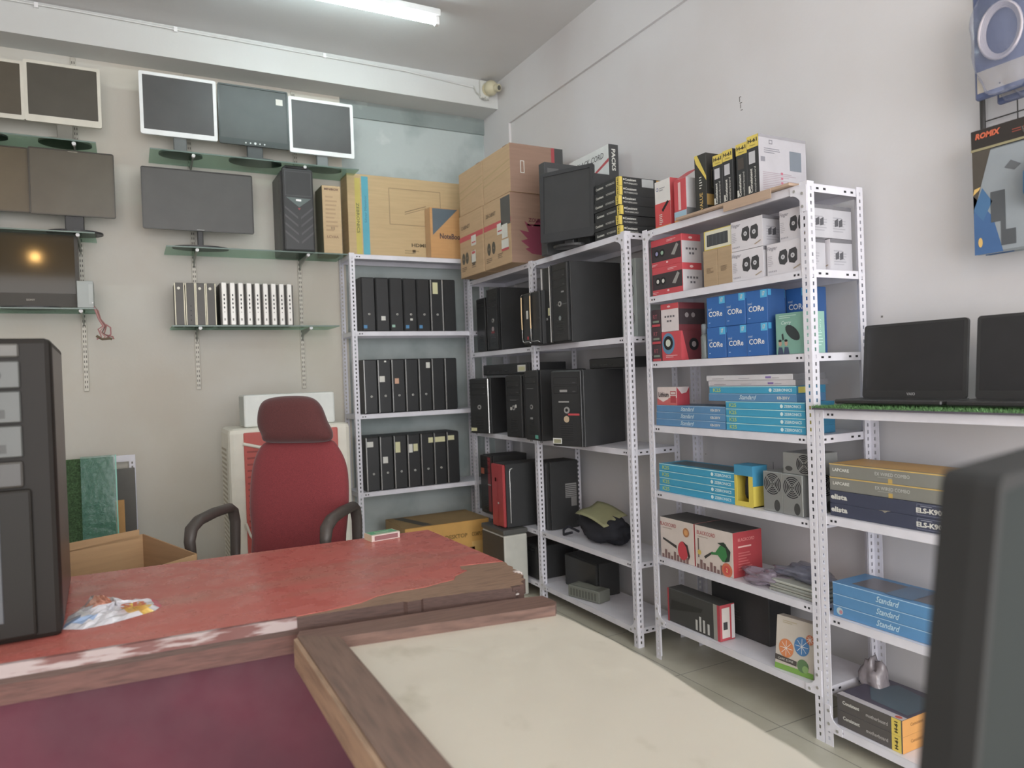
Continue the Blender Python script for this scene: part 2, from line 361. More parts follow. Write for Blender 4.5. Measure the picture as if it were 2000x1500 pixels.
# rack on the end wall: three rows of seven slim desktops
def sff_row(z, x0, step, row, group, variants):
    for i in range(7):
        v = variants[i]
        case('slim_desktop_computer', .098, .25, .39, (x0+i*step, 5.045, z), 0, v[0], group=group, strip=v[1], bays=0, button=v[2], buttonmat=STK_W, stickers=v[3], vents=False, strip_side=v[4] if len(v) > 4 else 'L', pt=.014)
def lb(i, row, extra): return f'slim black computer{extra}, {ORD[i]} from left, end-wall rack {row}'
r1 = 'top shelf'; r2 = 'middle shelf'; r3 = 'lowest shelf'
gA = 'slim desktops on the top shelf of the end-wall rack'; gB = 'slim desktops on the middle shelf of the end-wall rack'; gC = 'slim desktops on the lowest shelf of the end-wall rack'
stB = ('F', .08, .05, .34, .11, STK_B)
sff_row(1.805, 1.535, .105, r1, gA, [
 (lb(0, r1, ' with blue sticker'), None, True, [stB]), (lb(1, r1, ' with white smudge'), None, False, [('F', .35, .2, .68, .28, STK_W)]),
 (lb(2, r1, ' with pale green sticker'), None, True, [('F', .08, .07, .32, .12, m('88b0a0', .6))]), (lb(3, r1, ' with blue sticker'), None, True, [stB, ('F', .45, .2, .65, .24, STK_W)]),
 (lb(4, r1, ' with blue sticker'), None, True, [stB]), (lb(5, r1, ' with tall cream label'), CHROME, True, [('F', .18, .72, .6, .94, STK_Y)], 'both'), (lb(6, r1, ' in the corner'), None, False, [])])
sff_row(1.215, 1.53, .104, r2, gB, [
 (lb(0, r2, ' with silver edge'), CHROME, True, []), (lb(1, r2, ' with slanted cream sticker'), CHROME, True, [('F', .1, .58, .5, .69, STK_W), ('F', .5, .95, .65, .98, STK_W)]),
 (lb(2, r2, ' with small orange-cream sticker'), CHROME, True, [('F', .2, .54, .52, .64, STK_O)]), (lb(3, r2, ' with silver edge'), CHROME, True, []),
 (lb(4, r2, ' with cream top sticker'), CHROME, True, [('F', .58, .82, .9, .93, STK_W)]), (lb(5, r2, ' without sticker'), CHROME, False, []), (lb(6, r2, ' beside the corner rack'), CHROME, False, [])])
sff_row(.66, 1.525, .104, r3, gC, [
 (lb(0, r3, ' with white label'), CHROME, True, [('F', .08, .82, .55, .92, STK_W)]), (lb(1, r3, ' with white mid-height label'), CHROME, True, [('F', .18, .5, .56, .62, STK_W)]),
 (lb(2, r3, ' with rounded yellow-green sticker'), CHROME, True, [('F', .1, .68, .48, .88, STK_Y)]), (lb(3, r3, ' with two cream stickers'), CHROME, True, [('F', .08, .66, .38, .82, STK_W), ('F', .45, .68, .8, .82, STK_Y)]),
 (lb(4, r3, ' with short cream strip'), CHROME, True, [('F', .6, .82, .98, .92, STK_Y)]), (lb(5, r3, ' crossed by a cream label'), CHROME, True, [('F', .02, .82, .9, .92, STK_Y)]), (lb(6, r3, ' nearest the corner rack'), CHROME, False, [('F', .02, .84, .6, .93, STK_Y)])])
# corner rack, upper shelf
Z2 = 1.637
case('tower_computer', .15, .3, .40, (2.33, 4.86, Z2), RZ, 'black tower computer at the far corner end of the upper rack shelf', bays=1, button=False)
case('tower_computer', .165, .33, .44, (2.30, 4.60, Z2), RZ, 'black tower computer with round silver and red badge, upper shelf of corner rack', strip=GLOSS, strip_side='both', badge=(.34, .018, m('9a8a8a', .3)), stickers=[('F', .35, .27, .65, .31, m('7a3036', .5))], bays=2)
gold = m('b89c70', .3, .5)
for i, (y, t) in enumerate(((3.925, 'left one of the pair with a white and a red label'), (3.815, 'right one of the pair'))):
    c = case('slim_desktop_computer', .1, .34, .325, (2.2, y, Z2), RZ, f'narrow gold-edged black computer, {t}', group='gold-edged slim computers', bays=0, button=False, vents=False, pt=.016, side_frame=True,
         stickers=[('F', .45, .5, .7, .66, STK_W), ('F', .5, .1, .66, .16, RED)] if i == 0 else [])
    g = G(); g.tube([(-.045, -.012, .10), (-.046, -.013, .2), (-.046, -.012, .30)], .0045, gold, 8)
    g.tube([(.04, 0, .012), (.04, -.012, .02), (-.035, -.012, .02), (-.046, -.012, .05), (-.046, -.012, .31), (-.03, -.012, .315)], .002, CHROME, 6); g.build('edge_rail', c)
case('slim_desktop_computer', .10, .34, .46, (2.24, 3.75, Z2), RZ, 'tall slim black computer with silver edges beside the big tower on the upper shelf', strip=CHROME, strip_side='both', bays=0, vents=False, stickers=[('F', .68, .36, .9, .46, STK_Y)])
case('tower_computer', .175, .38, .465, (2.24, 3.60, Z2), RZ, 'largest black tower computer on the upper shelf of the corner rack', bays=2, strip=GLOSS, badge=(.3, .014, m('7c8484', .3)), stickers=[('F', .3, .47, .95, .478, m('5c6060', .4)), ('F', .62, .62, .8, .64, m('8a8a8a', .4))])
b = Box(.13, .2, .42, m('9aa3a1', .4, .3))
for vv in (.1, .25, .355):
    for rr in (.046, .036, .026, .016): b.disc('F', .065, vv, rr, DARKSLOT, 1, r0=rr-.004)
right(b, 'power_supply', 2.41, 3.165, Z2, 'grey metal unit with fan grilles beside the big tower, behind the rack post', 'power supply')
# corner rack, middle shelf
Z3 = 1.042
case('tower_computer', .19, .36, .40, (2.235, 4.74, Z3), RZ+.38, 'black tower computer with silver corner line, leftmost on the middle rack shelf', strip=CHROME, strip_side='R', bays=2, stickers=[('F', .05, .04, .35, .1, STK_Y)])
case('tower_computer', .19, .34, .415, (2.235, 4.21, Z3), RZ+.1, 'black tower computer with curved front lines, second on the middle rack shelf', bays=3, stickers=[('F', .3, .44, .4, .49, STK_W), ('F', .6, .48, .7, .53, STK_W), ('F', .3, .6, .7, .606, SILVER)])
case('tower_computer', .17, .36, .44, (2.215, 3.935, Z3), RZ, 'black tower computer with small teal sticker, between two others on the middle shelf', bays=1, stickers=[('F', .72, .03, .95, .08, m('58b09c', .5)), ('F', .2, .74, .7, .745, SILVER), ('F', .4, .3, .6, .33, SILVER)])
c4 = case('tower_computer', .215, .43, .43, (2.16, 3.44, Z3), RZ+.36, 'big black tower computer turned outward, with red-edged sticker and yellow label, front of middle shelf', bays=2, strip=GLOSS, strip_side='R', badge=(.36, .019, m('b09a7c', .5)), redline=((.55, .41, .92, .435), RED),
          stickers=[('F', .02, .03, .32, .105, STK_W), ('F', .05, .04, .29, .09, STK_Y), ('F', .3, .72, .55, .75, SILVER), ('F', .25, .58, .6, .6, SILVER)])
DESKT = m('2a2b2c', .5)
def flat_pc(w, d, h, loc, rz, label, st=True):
    r = empty('flat_desktop_computer', loc, label, 'computer', 'desktop computers lying on top of towers', rz)
    Box(w, d-.015, h, DESKT, .003).build('case_shell', r, (0, .015, 0)); p = Box(w*.99, .015, h*.95, PANEL, .004)
    if st: p.rect('F', w*.8, h*.2, w*.97, h*.8, STK_W, 1); p.rect('F', w*.82, h*.3, w*.95, h*.65, STK_Y, 2)
    for k in range(4): p.rect('F', w*(.1+.14*k), h*.3, w*(.18+.14*k), h*.4, GLOSS, 1)
    p.build('front_panel', r, (0, 0, h*.02))
flat_pc(.66, .3, .075, (2.29, 4.44, Z3+.418), RZ, 'black flat desktop computer with cream sticker lying across two towers')
flat_pc(.40, .22, .06, (2.43, 3.40, Z3+.433), RZ, 'black flat desktop computer lying on the big turned tower', False)
# corner rack, lower shelves
RP = m('a83236', .4)
case('tower_computer', .18, .3, .43, (2.29, 4.79, .447), RZ, 'black tower computer with dull red front strip, further back in the corner', front=m('2c2a2a', .4), bays=2, redline=((.72, .05, .98, .98), m('8c2c32', .45)), stickers=[('F', .1, .68, .4, .78, m('b05a40', .5)), ('F', .7, .5, .98, .52, SILVER)], button=False)
g = empty('printer', (2.12, 4.36, 0), 'black and off-white printer standing on the floor before the corner rack', 'printer', None, RZ)
b = Box(.33, .175, .41, m('b8b8ae', .5), .012); b.rect('F', .005, .01, .325, .40, m('3a3b3b', .5), 1); b.build('printer_body', g)
b = Box(.34, .182, .035, m('4a4b48', .5), .008); b.build('lid', g, (0, -.004, .411)); b = Box(.26, .03, .02, m('3a3b3b', .5), .004); b.build('paper_tray', g, (0, -.026, .05))
case('tower_computer', .165, .34, .42, (2.15, 4.32, .449), RZ, 'black tower computer with bright red front, standing on the printer', front=RP, bays=0, vents=False, button=False, strip=None, side_frame=False,
     stickers=[('F', .3, .72, .42, .78, STK_W), ('F', .5, .36, .6, .39, STK_W), ('F', .0, .0, .5, 1, RP)])
o = G(); o.tube([(.0845, .05, .03), (.0845, .05, .37), (.0845, .055, .385), (.0845, .07, .39)], .004, CHROME, 6)
top = [q for q in bpy.data.objects if q.get('label', '').endswith('standing on the printer')][0]; o.build('handle', top)
case('tower_computer', .17, .235, .44, (2.352, 4.09, .447), RZ, 'black tower computer with grey vent labels standing behind the front rack post', side_label=True, bays=1)
case('tower_computer', .3, .28, .22, (2.33, 4.28, .102), RZ, 'dark low computer case on the bottom shelf of the corner rack', bays=1, button=False)
case('flat_desktop_computer', .36, .17, .2, (2.43, 3.78, .102), RZ, 'dark box-shaped computer at the back of the bottom shelf', bays=0, button=False, vents=False)
b = Box(.25, .1, .07, m('6c6f66', .7), .004)
for k in range(9): b.rect('F', .02+.024*k, .012, .034+.024*k, .055, m('53564e', .7))
b.rect('T', .03, .02, .2, .08, m('7d8074', .6)); g = b; right(g, 'battery_pack', 2.345, 3.62, .102, 'small grey-green ribbed box on the bottom rack shelf', 'box', None, RZ+.25)

# crumpled things
def lump(w, d, h, seed, mt, n=16, flat=.5, amp=.25, mats=None):
    rd = random.Random(seed); g = G(); vs = []; ph = [rd.uniform(0, 6.28) for _ in range(8)]
    for i in range(n+1):
        for j in range(n*2):
            t = PI*i/n; p = PI*j/n; st = abs(math.sin(t))**.7
            k = 1+amp*(.5*math.sin(3*p+ph[0]+2*t)+.3*math.sin(5*p+ph[1]-3*t)+.3*math.sin(7*t+ph[2]+2*p)+.25*rd.uniform(-1, 1)*(0 < i < n))
            vs.append((w/2*st*math.cos(p)*k, d/2+d/2*st*math.sin(p)*k, max(0, h*flat+h*flat*math.cos(t)*k)))
    fs = [(i*2*n+j, i*2*n+(j+1) % (2*n), (i+1)*2*n+(j+1) % (2*n), (i+1)*2*n+j) for i in range(n) for j in range(2*n)]
    g.add(vs, fs, mt, True); return g
r = empty('cloth_bag', (2.37, 3.56, .447), 'dark navy cloth bag slumped on the corner rack shelf', 'bag', None, RZ)
lump(.46, .2, .17, 3, m('24252d', .9), n=22, amp=.16).build('bag_body', r)
g = G(); g.tube([(-.2, .05, .03), (-.29, .03, .05), (-.33, .02, .02), (-.28, -.01, .006), (-.2, .0, .03)], .008, m('24252d', .9), 8); g.build('strap', r)
g = G(); n = 8; vs = []
for i in range(n+1):
    for j in range(n+1):
        u, v = i/n, j/n; vs.append((u*.3, v*.17, .014*math.sin(u*3.1)+.006*math.sin(7*v+3*u)))
fs = [(i*(n+1)+j, (i+1)*(n+1)+j, (i+1)*(n+1)+j+1, i*(n+1)+j+1) for i in range(n) for j in range(n)]
g.add(vs, fs, m('8b8a62', .7), True); o = g.build('folded_envelope', None, (2.36, 3.70, .605), RZ, solid=.004); o.rotation_euler = (.32, .12, RZ)
tag(o, 'olive-green paper envelope lying on the dark cloth bag', 'envelope')

# ------------------------------------------------------------------ top of the racks
ZT = 2.18
CARD2 = m('b0916b', .75, kind='card'); CARDR = m('8d6f5c', .7, kind='card'); CRED = m('b8474e', .6)
def brown_carton(h, low, side):
    b = Box(.395, .40, h, CARD2, .003)
    if low:
        b.rect('F', 0, h*.58, .395, h*.66, CRED)
        for u in (.06, .12) if side == 0 else (.07, .14):
            b.disc('F', u, h*.30, .027, m('4e4a40', .6), 1, rv=.042); b.txt('F', 'CE', u, h*.30, .012, CARD2, lay=2)
        b.txt('F', 'ZEB-CABINET' if side else 'CABINET', .11, h*.80, .026, m('6d5b48', .6), w=.15, bold=.02)
        b.rect('F', .20, h*.46, .28, h*.62, STK_W, 2); b.rect('F', .21, h*.50, .27, h*.52, CRED, 3)
        b.lines('F', .03, h*.1, .12, h*.18, 3, m('6d5b48', .6)); b.lines('F', .2, h*.12, .3, h*.2, 3, m('6d5b48', .6), seed=4)
        if side:
            b.rect('F', .26, h*.56, .392, h*.97, m('4b4c4c', .5), 2); b.rect('F', .27, h*.38, .35, h*.58, STK_W, 3); b.rect('F', .26, h*.22, .36, h*.36, STK_W, 3); b.rect('F', .26, h*.2, .36, h*.235, CRED, 4)
            b.rect('R', 0, 0, .40, h, CARDR, 1); b.txt('R', 'ZOUCATE', .21, h*.62, .026, m('6a2c3c', .6), w=.16, bold=.03, lay=2); b.rect('R', .12, h*.535, .29, h*.56, m('7a2c40', .6), 2)
            fl = [(.15, .06), (.10, .09), (.13, .10), (.07, .14), (.12, .155), (.06, .21), (.13, .20), (.10, .27), (.16, .235), (.20, .29), (.25, .28), (.33, .22), (.36, .12), (.27, .05)]
            b.poly('R', fl, m('84324a', .6), 2)
        else:
            b.disc('F', .23, h*.27, .04, m('4e4a40', .6), 1, rv=.055); b.rect('F', .20, h*.2, .27, h*.38, STK_W, 3); b.rect('F', .21, h*.33, .26, h*.37, CRED, 4)
    else:
        for k, vv in enumerate((.45, .62)): b.poly('F', [(0, h*vv-.03), (.395, h*vv+.01), (.395, h*vv+.018), (0, h*vv-.02)], m('a58c62', .75))
        b.rect('F', .3, h-.006, .36, h, CARDR, 2)
        if side:
            b.rect('R', 0, 0, .31, h, CARDR, 1); b.rect('R', .31, 0, .335, h, m('a33a40', .6), 1); b.rect('R', .335, 0, .40, h, m('434444', .6), 1)
            b.frame('R', .075, h*.4, .105, h*.66, .005, STK_W, 2)
    return b
gk = 'large brown cartons stacked on the corner rack'
right(brown_carton(.45, 1, 0), 'carton', 2.2, 4.70, ZT, 'brown carton with red band, lower left of the four stacked on the corner rack', 'box', gk)
right(brown_carton(.45, 1, 1), 'carton', 2.2, 4.29, ZT, 'brown carton with red band, black patch and red flame, lower right of the four stacked', 'box', gk)
right(brown_carton(.31, 0, 0), 'carton', 2.2, 4.68, ZT+.45, 'plain brown carton, upper left of the four stacked on the corner rack', 'box', gk)
right(brown_carton(.31, 0, 1), 'carton', 2.2, 4.275, ZT+.45, 'brown carton with dark handhold, upper right of the four stacked', 'box', gk)

b = Box(.265, .07, .565, m('3f4041', .6), .003); b.rect('F', .02, .49, .10, .53, m('5c5d5d', .6)); 
back(b, 'carton', 2.412, 3.785, ZT, 'black carton standing between the brown cartons and the dark monitor', 'box')
b = Box(.17, .12, .43, m('38393a', .6), .003); b.lines('F', .02, .2, .14, .36, 5, m('4c4d4d', .6))
back(b, 'carton', 2.462, 3.475, ZT, 'narrow black carton behind the motherboard box stack', 'box')
b = Box(.43, .07, .622, m('cfd3d2', .5), .002); b.txt('F', 'BLACK CORD', .235, .568, .034, m('3a3a3c', .5), w=.29, shear=.2); b.poly('F', [(.25, .46), (.43, .52), (.43, .54), (.25, .475)], CRED)
b.rect('R', 0, 0, .07, .622, m('3c3d3e', .5)); b.txt('R', 'PACKS', .035, .53, .028, STK_W, w=.13, rot=-PI/2, bold=.03)
right(b, 'cabinet_box', 2.556, 3.72, ZT, 'tall white and black box against the wall behind the black cartons', 'box')
# dark flat-panel monitor seen from the front, standing on the rack
def rrect(w, h, r, n=4):
    p = []
    for cx, cy, a0 in ((w/2-r, h/2-r, 0), (-w/2+r, h/2-r, PI/2), (-w/2+r, -h/2+r, PI), (w/2-r, -h/2+r, 1.5*PI)):
        for k in range(n+1): a = a0+PI/2*k/n; p.append((cx+r*math.cos(a), cy+r*math.sin(a)))
    return p
SCREEN = m('444444', .42, k=1.3); SCREENB = m('454544', .3, k=1.3)
def monitor(name, loc, rz, w, h, bez, bezel, label, group=None, screen=None, chin=0., th=.04, stand=None, neck_h=.1, base=(.22, .16), buttons=0, sticker=None, tilt=0., ped=None, logo=None, cat='monitor', taper=(.86, .8)):
    """origin = bottom middle of the stand; the screen faces -y"""
    r = empty(name, loc, label, cat, group, rz); z0 = neck_h
    o = rrect(w, h, min(.012, h*.04)); cy = (chin-0)/2; iw, ih = w-2*bez, h-2*bez-chin
    i = [(x, y+cy) for x, y in rrect(iw, ih, .003)]; n = len(o); g = G()
    vs = [(x, 0, y) for x, y in o]+[(x, 0, y) for x, y in i]+[(x, .006, y) for x, y in i]+[(x, .018, y) for x, y in o]+[(x*taper[0], th, y*taper[1]) for x, y in o]
    fs = []
    for k in range(n):
        l = (k+1) % n; fs += [(k, l, n+l, n+k), (n+k, n+l, 2*n+l, 2*n+k), (l, k, 3*n+k, 3*n+l), (3*n+l, 3*n+k, 4*n+k, 4*n+l)]
    fs.append(tuple(range(4*n, 5*n))); g.add(vs, fs, bezel)
    if logo:
        g2 = Box(w, .01, h, bezel); tv, tf, tw, tt = text_mesh(logo[0], .02); k = logo[1]/tt
        g.add([(x*k-tw*k/2, -.0012, -h/2+(bez+chin)*.5+y*k-logo[1]/2) for x, y in tv], tf, logo[2])
    c = Matrix.Translation((0, 0, z0+h/2)) @ Matrix.Rotation(tilt, 4, 'X')
    f = g.build('screen_frame', r); f.matrix_local = c
    g = G(); n = len(i); g.add([(x, .0055, y) for x, y in i], [tuple(range(n))], screen or SCREEN)
    s = g.build('screen', r); s.matrix_local = c
    if sticker:
        u, v, su, sv, mt = sticker; g = G(); g.box(u, .004, v, u+su, .0052, v+sv, mt); q = g.build('sticker', s)
    if buttons:
        for k in range(buttons):
            g = G(); g.cyl((0, -.004, 0), (0, .004, 0), .008 if k == buttons//2 else .005, m('c4cccb', .3), 10); q = g.build('button', f); q.location = ((k-(buttons-1)/2)*.03, 0, -h/2+.016)
    st = stand or BLACK
    g = G(); nw = base[0]*.3 if not ped else ped; g.box(-nw/2, .015, .008, nw/2, .035+th*.4, z0+h*.25, st, .004); g.build('stand_neck', r)
    g = G(); pts = [(base[0]/2*math.cos(2*PI*k/28), .02+base[1]/2*math.sin(2*PI*k/28)) for k in range(28)]; g.prism(pts, 0, .012, st); g.build('stand_base', r)
    return r
monitor('monitor', (2.255, 3.515, ZT), -1.08, .35, .41, .022, m('2f3032', .4), 'dark square-ish monitor standing on the corner rack before the black carton', screen=m('353637', .3), neck_h=.04, chin=.03, th=.06, base=(.2, .13), tilt=-.05)

BB = m('2c2d2e', .5); YEL2 = m('cdb52e', .5)
def mb_box(k, w=.235, d=.285, h=.052):
    b = Box(w, d, h, BB, .001)
    b.rect('F', w-.028, .002, w, h-.002, YEL2); b.txt('F', 'H-61', w-.014, h/2, .012, INK, w=h*.7, rot=PI/2, lay=2, bold=.04)
    b.txt('F', 'Consistent', .055, h*.5, .014, STK_W, w=.07, bold=.03); b.txt('F', 'MOTHERBOARD', .155, h*.5, .011, STK_W, w=.08)
    b.rect('R', 0, .002, .02, h-.002, YEL2)
    b.txt('R', 'Consistent', .075, h*.7, .013, STK_W, w=.075, bold=.03); b.txt('R', 'MOTHERBOARD', .075, h*.32, .009, STK_W, w=.09)
    b.disc('R', .03, h*.7, .005, STK_W, 2)
    if k == 5: b.rect('R', .15, .004, .23, h-.004, m('a8acac', .5), 2); b.rect('R', .25, .003, .283, h-.003, m('c09030', .5), 2)
    return b
gm = 'black motherboard boxes stacked at the near end of the corner rack'
pos = ['bottom of the stack', 'second from the bottom', 'third from the bottom', 'fourth from the bottom', 'fifth from the bottom', 'topmost with a grey label']
for k in range(6):
    right(mb_box(k), 'motherboard_box', 2.33+(.004, 0, .006, .002, .012, .02)[k], 3.235+(0, .003, -.002, .002, .008, .018)[k], ZT+.053*k, f'black motherboard box with yellow corner beside the dark monitor, {pos[k]}', 'box', gm)

# top of the crowded rack
ZB = 2.15
b = Box(.115, .05, .235, m('cfcdca', .5)); b.rect('F', 0, 0, .115, .125, m('c23a3c', .5)); b.disc('F', .02, .195, .009, m('4d5a8c', .4)); b.disc('F', .02, .195, .006, m('cfcdca', .5), 2); b.lines('F', .035, .185, .08, .205, 2, m('8c8c90', .5))
b.poly('F', [(.05, .09), (.095, .13), (.105, .12), (.06, .078)], INK, 2); b.lines('F', .03, .02, .06, .075, 6, STK_W); b.rect('F', 0, 0, .115, .012, m('d08a30', .5), 2); b.rect('R', 0, 0, .05, .235, m('b83a40', .5))
right(b, 'accessory_box', 2.35, 2.79, ZB, 'small white and red retail box, leftmost on top of the crowded rack', 'box')
b = Box(.085, .15, .20, m('bf3a42', .5)); b.add([b.P('F', .0, .2, 0), b.P('F', .085, .2, 0), (.0425, .09, .255), (-.0425, .09, .255)], [(0, 1, 2, 3)], m('bf3a42', .5))
b.rect('F', .03, .055, .048, .185, m('d2aaa8', .5)); b.rect('F', 0, 0, .085, .05, m('8fb2c4', .5)); b.rect('F', 0, 0, .085, .012, m('d0904c', .5), 2); b.rect('R', 0, 0, .15, .2, m('b8b8ba', .5)); b.rect('R', .0, 0, .15, .06, m('6a6c6e', .5), 2)
right(b, 'router_box', 2.33, 2.64, ZB, 'red retail box with pale blue foot next to the black striped box', 'box')
b = Box(.075, .16, .275, m('2b2a26', .5)); b.poly('F', [(.0, .275), (.02, .275), (.075, .17), (.075, .15), (.01, .24)], YEL2); b.txt('F', 'VALUE', .04, .06, .02, m('c0a050', .5), w=.08, rot=PI/2, bold=.02); b.lines('F', .03, .12, .05, .18, 5, STK_W)
b.txt('R', 'AA', .06, .235, .025, m('7c7c70', .5), w=.05); b.rect('R', .0, .04, .12, .09, m('9a7a38', .5)); b.frame('R', .03, .12, .12, .2, .003, m('5c5a40', .5))
right(b, 'graphics_card_box', 2.33, 2.50, ZB, 'black box with slanted yellow stripe left of the H-61 boxes', 'box')
SHEET = m('a98f78', .7, kind='card')
g = G(); g.box(-.33, -.022, 0, .33, .16, .012, SHEET, .002); g.box(-.02, -.024, -.028, .24, -.021, .01, SHEET); tag(g.build('cardboard_sheet', None, (XF, 2.30, ZB), RZ), 'flat brown cardboard sheet under the H-61 boxes', 'cardboard')
gh = 'upright black and yellow H-61 boxes on top of the crowded rack'
GREYP = m('a9a7ac', .6)
for k, (y, wd, hh) in enumerate(((2.385, .058, .228), (2.325, .058, .232), (2.245, .062, .236), (2.182, .062, .25))):
    b = Box(wd, .28, hh, BB); b.rect('F', 0, hh*.8, wd, hh, YEL2); b.txt('F', 'H-61', wd/2, hh*.92, .017, INK, w=wd*.8, bold=.04); b.txt('F', 'Chipset', wd/2, hh*.84, .007, INK, w=wd*.5)
    b.rect('F', wd*.15, hh*.54, wd*.7, hh*.74, m('b4b4b8', .5) if k != 2 else m('443c36', .5)); b.txt('F', 'Consistent', wd*.32, hh*.26, .014, STK_W, w=hh*.4, rot=PI/2, bold=.03); b.txt('F', 'motherboard', wd*.66, hh*.27, .010, STK_W, w=hh*.42, rot=PI/2)
    b.rect('F', wd*.05, hh*.06, wd*.2, hh*.18, STK_W, 1)
    if k == 3:
        b.rect('R', 0, 0, .28, hh, GREYP, 1); b.rect('R', .18, hh*.45, .25, hh*.78, m('6d7680', .5), 2); b.rect('R', .01, hh*.55, .035, hh*.63, m('7c7c84', .5), 2)
        b.frame('R', .06, hh*.85, .08, hh*.92, .003, m('6c6c74', .5), 2); b.lines('R', .03, hh*.7, .13, hh*.8, 3, m('7c7c84', .5)); b.lines('R', .02, hh*.1, .22, hh*.4, 10, m('9a8c94', .5), seed=5); b.rect('R', 0, hh*.95, .28, hh, m('8f8d92', .6), 2)
        for q in range(3): b.rect('R', .125, hh*(.2+.08*q), .137, hh*(.24+.08*q), m('b05c70', .5), 3)
    right(b, 'motherboard_box', 2.325, y, ZB+.0125, f'upright black box with yellow H-61 top, {ORD[k]} of four from the left' + (', grey side showing' if k == 3 else ''), 'box', gh)

# ------------------------------------------------------------------ crowded rack, shelf by shelf
Z1 = 1.821
DRED = m('3a3336', .5); RED2 = m('bf3b45', .5)
def red_speaker(k, lit=True):
    b = Box(.225, .12, .138, RED2); b.rect('F', .004, .028, .221, .105, DRED); b.lines('F', .12, .117, .19, .129, 2, m('e0b0b0', .5))
    for u, c in ((.045, m('8a8cb8', .4)), (.085, m('88a890', .4))):
        b.disc('F', u, .068, .019, INK, 2); b.disc('F', u, .068, .010, c if k == 1 else STK_W, 3)
    b.poly('F', [(.15, .05), (.19, .1), (.205, .09), (.175, .045)], m('8c8c88', .5), 2); b.disc('F', .12, .018, .008, m('e0b0b0', .5), 2, rv=.005); b.lines('F', .005, .008, .05, .02, 2, m('e0b0b0', .5))
    b.rect('R', 0, 0, .12, .105, m('b9b6ba', .5)); b.disc('R', .055, .12, .012, m('e0b0b0', .5), 2, rv=.006)
    for q in range(4): b.rect('R', .025+.019*q, .062, .037+.019*q, .072, m('5c5a60', .5), 2)
    for q in range(2): b.rect('R', .045+.019*q, .04, .057+.019*q, .05, m('5c5a60', .5), 2)
    return b
gr = 'red and black speaker boxes'
right(red_speaker(0), 'speaker_box', 2.33, 2.752, Z1, 'red speaker box with white side, lower of two at the uppermost shelf\'s left', 'box', gr)
right(red_speaker(1), 'speaker_box', 2.335, 2.760, Z1+.1385, 'red speaker box with bluish lamps, upper of two at the uppermost shelf\'s left', 'box', gr)
for k, y in enumerate((2.456, 2.367)):
    b = Box(.087, .12, .163, m('a08765', .75, kind='card')); b.lines('F', .02, .06, .065, .085, 5, m('6f5c45', .6), seed=k+2)
    right(b, 'small_carton', 2.33, y, Z1, f'plain brown upright carton beneath the yellow box, {("left", "right")[k]} one', 'box', 'plain brown upright cartons')
b = Box(.17, .11, .088, m('cbb82e', .5)); b.rect('F', .008, .004, .168, .084, m('c9c7b0', .5)); b.rect('F', .02, .016, .15, .068, m('3f4245', .4), 2)
for q in range(5): b.rect('F', .03+q*.024, .02, .034+q*.024, .064, m('555a5e', .4), 3)
right(b, 'keypad_box', 2.335, 2.412, Z1+.1635, 'yellow and cream box with a dark grooved picture, on the brown cartons', 'box')
WBX = m('c6c3c8', .5)
def fspk(w=.178, h=.128):
    b = Box(w, .13, h, WBX); b.txt('F', 'Finger', .0+w*.17, h*.84, .02, m('8a8890', .5), w=w*.3, shear=.3, bold=.01)
    for u in (.47, .74):
        b.poly('F', [(w*(u-.13), h*.5), (w*(u-.09), h*.72), (w*(u+.08), h*.76), (w*(u+.125), h*.66), (w*(u+.12), h*.36), (w*(u+.04), h*.27), (w*(u-.1), h*.32)], m('3b3b3e', .5), 1)
        b.disc('F', w*u, h*.52, w*.055, m('b8b8bc', .4), 2); b.disc('F', w*u, h*.52, w*.02, m('6a6a70', .4), 3)
    b.lines('F', w*.04, h*.3, w*.2, h*.65, 6, m('a8a6ac', .5)); b.poly('F', [(w*.74, h*.12), (w*.93, h*.22), (w*.95, h*.19), (w*.76, h*.09)], m('9c8c78', .5), 2)
    for q in range(5): b.rect('F', w*(.05+.05*q), h*.1, w*(.08+.05*q), h*.15, m('9a98a0', .5), 2)
    b.rect('R', 0, 0, .13, h, m('aeadb2', .5)); b.rect('R', 0, h*.88, .13, h, m('6c6b70', .5), 2); b.lines('R', .02, h*.2, .11, h*.7, 6, m('9a99a0', .5), seed=3)
    for u in (.03, .055): b.poly('R', [(u, .07), (u+.02, .08), (u+.02, .05), (u, .045)], m('505055', .5), 3)
    return b
gf = 'white boxes picturing twin black speakers'
for y, z, dx, lbx in ((2.236, 0, 0, 'lower left one, beside the brown cartons'), (2.238, .13, .002, 'upper left one, beside the yellow box'), (2.045, 0, .004, 'lower right one, behind the rack post'), (2.012, .13, .03, 'upper right one, partly behind the rack post')):
    right(fspk(.178 if y != 2.012 else .15), 'speaker_box', 2.33+dx, y, Z1+z, f'white box with twin black speakers pictured, {lbx}', 'box', gf)
for y, z, t in ((2.03, 0, 'lower'), (2.03, .13, 'upper')):
    right(fspk(), 'speaker_box', 2.475, y, Z1+z, f'white speaker box at the back right of the shelf, seen through the rack side, {t}', 'box', gf)
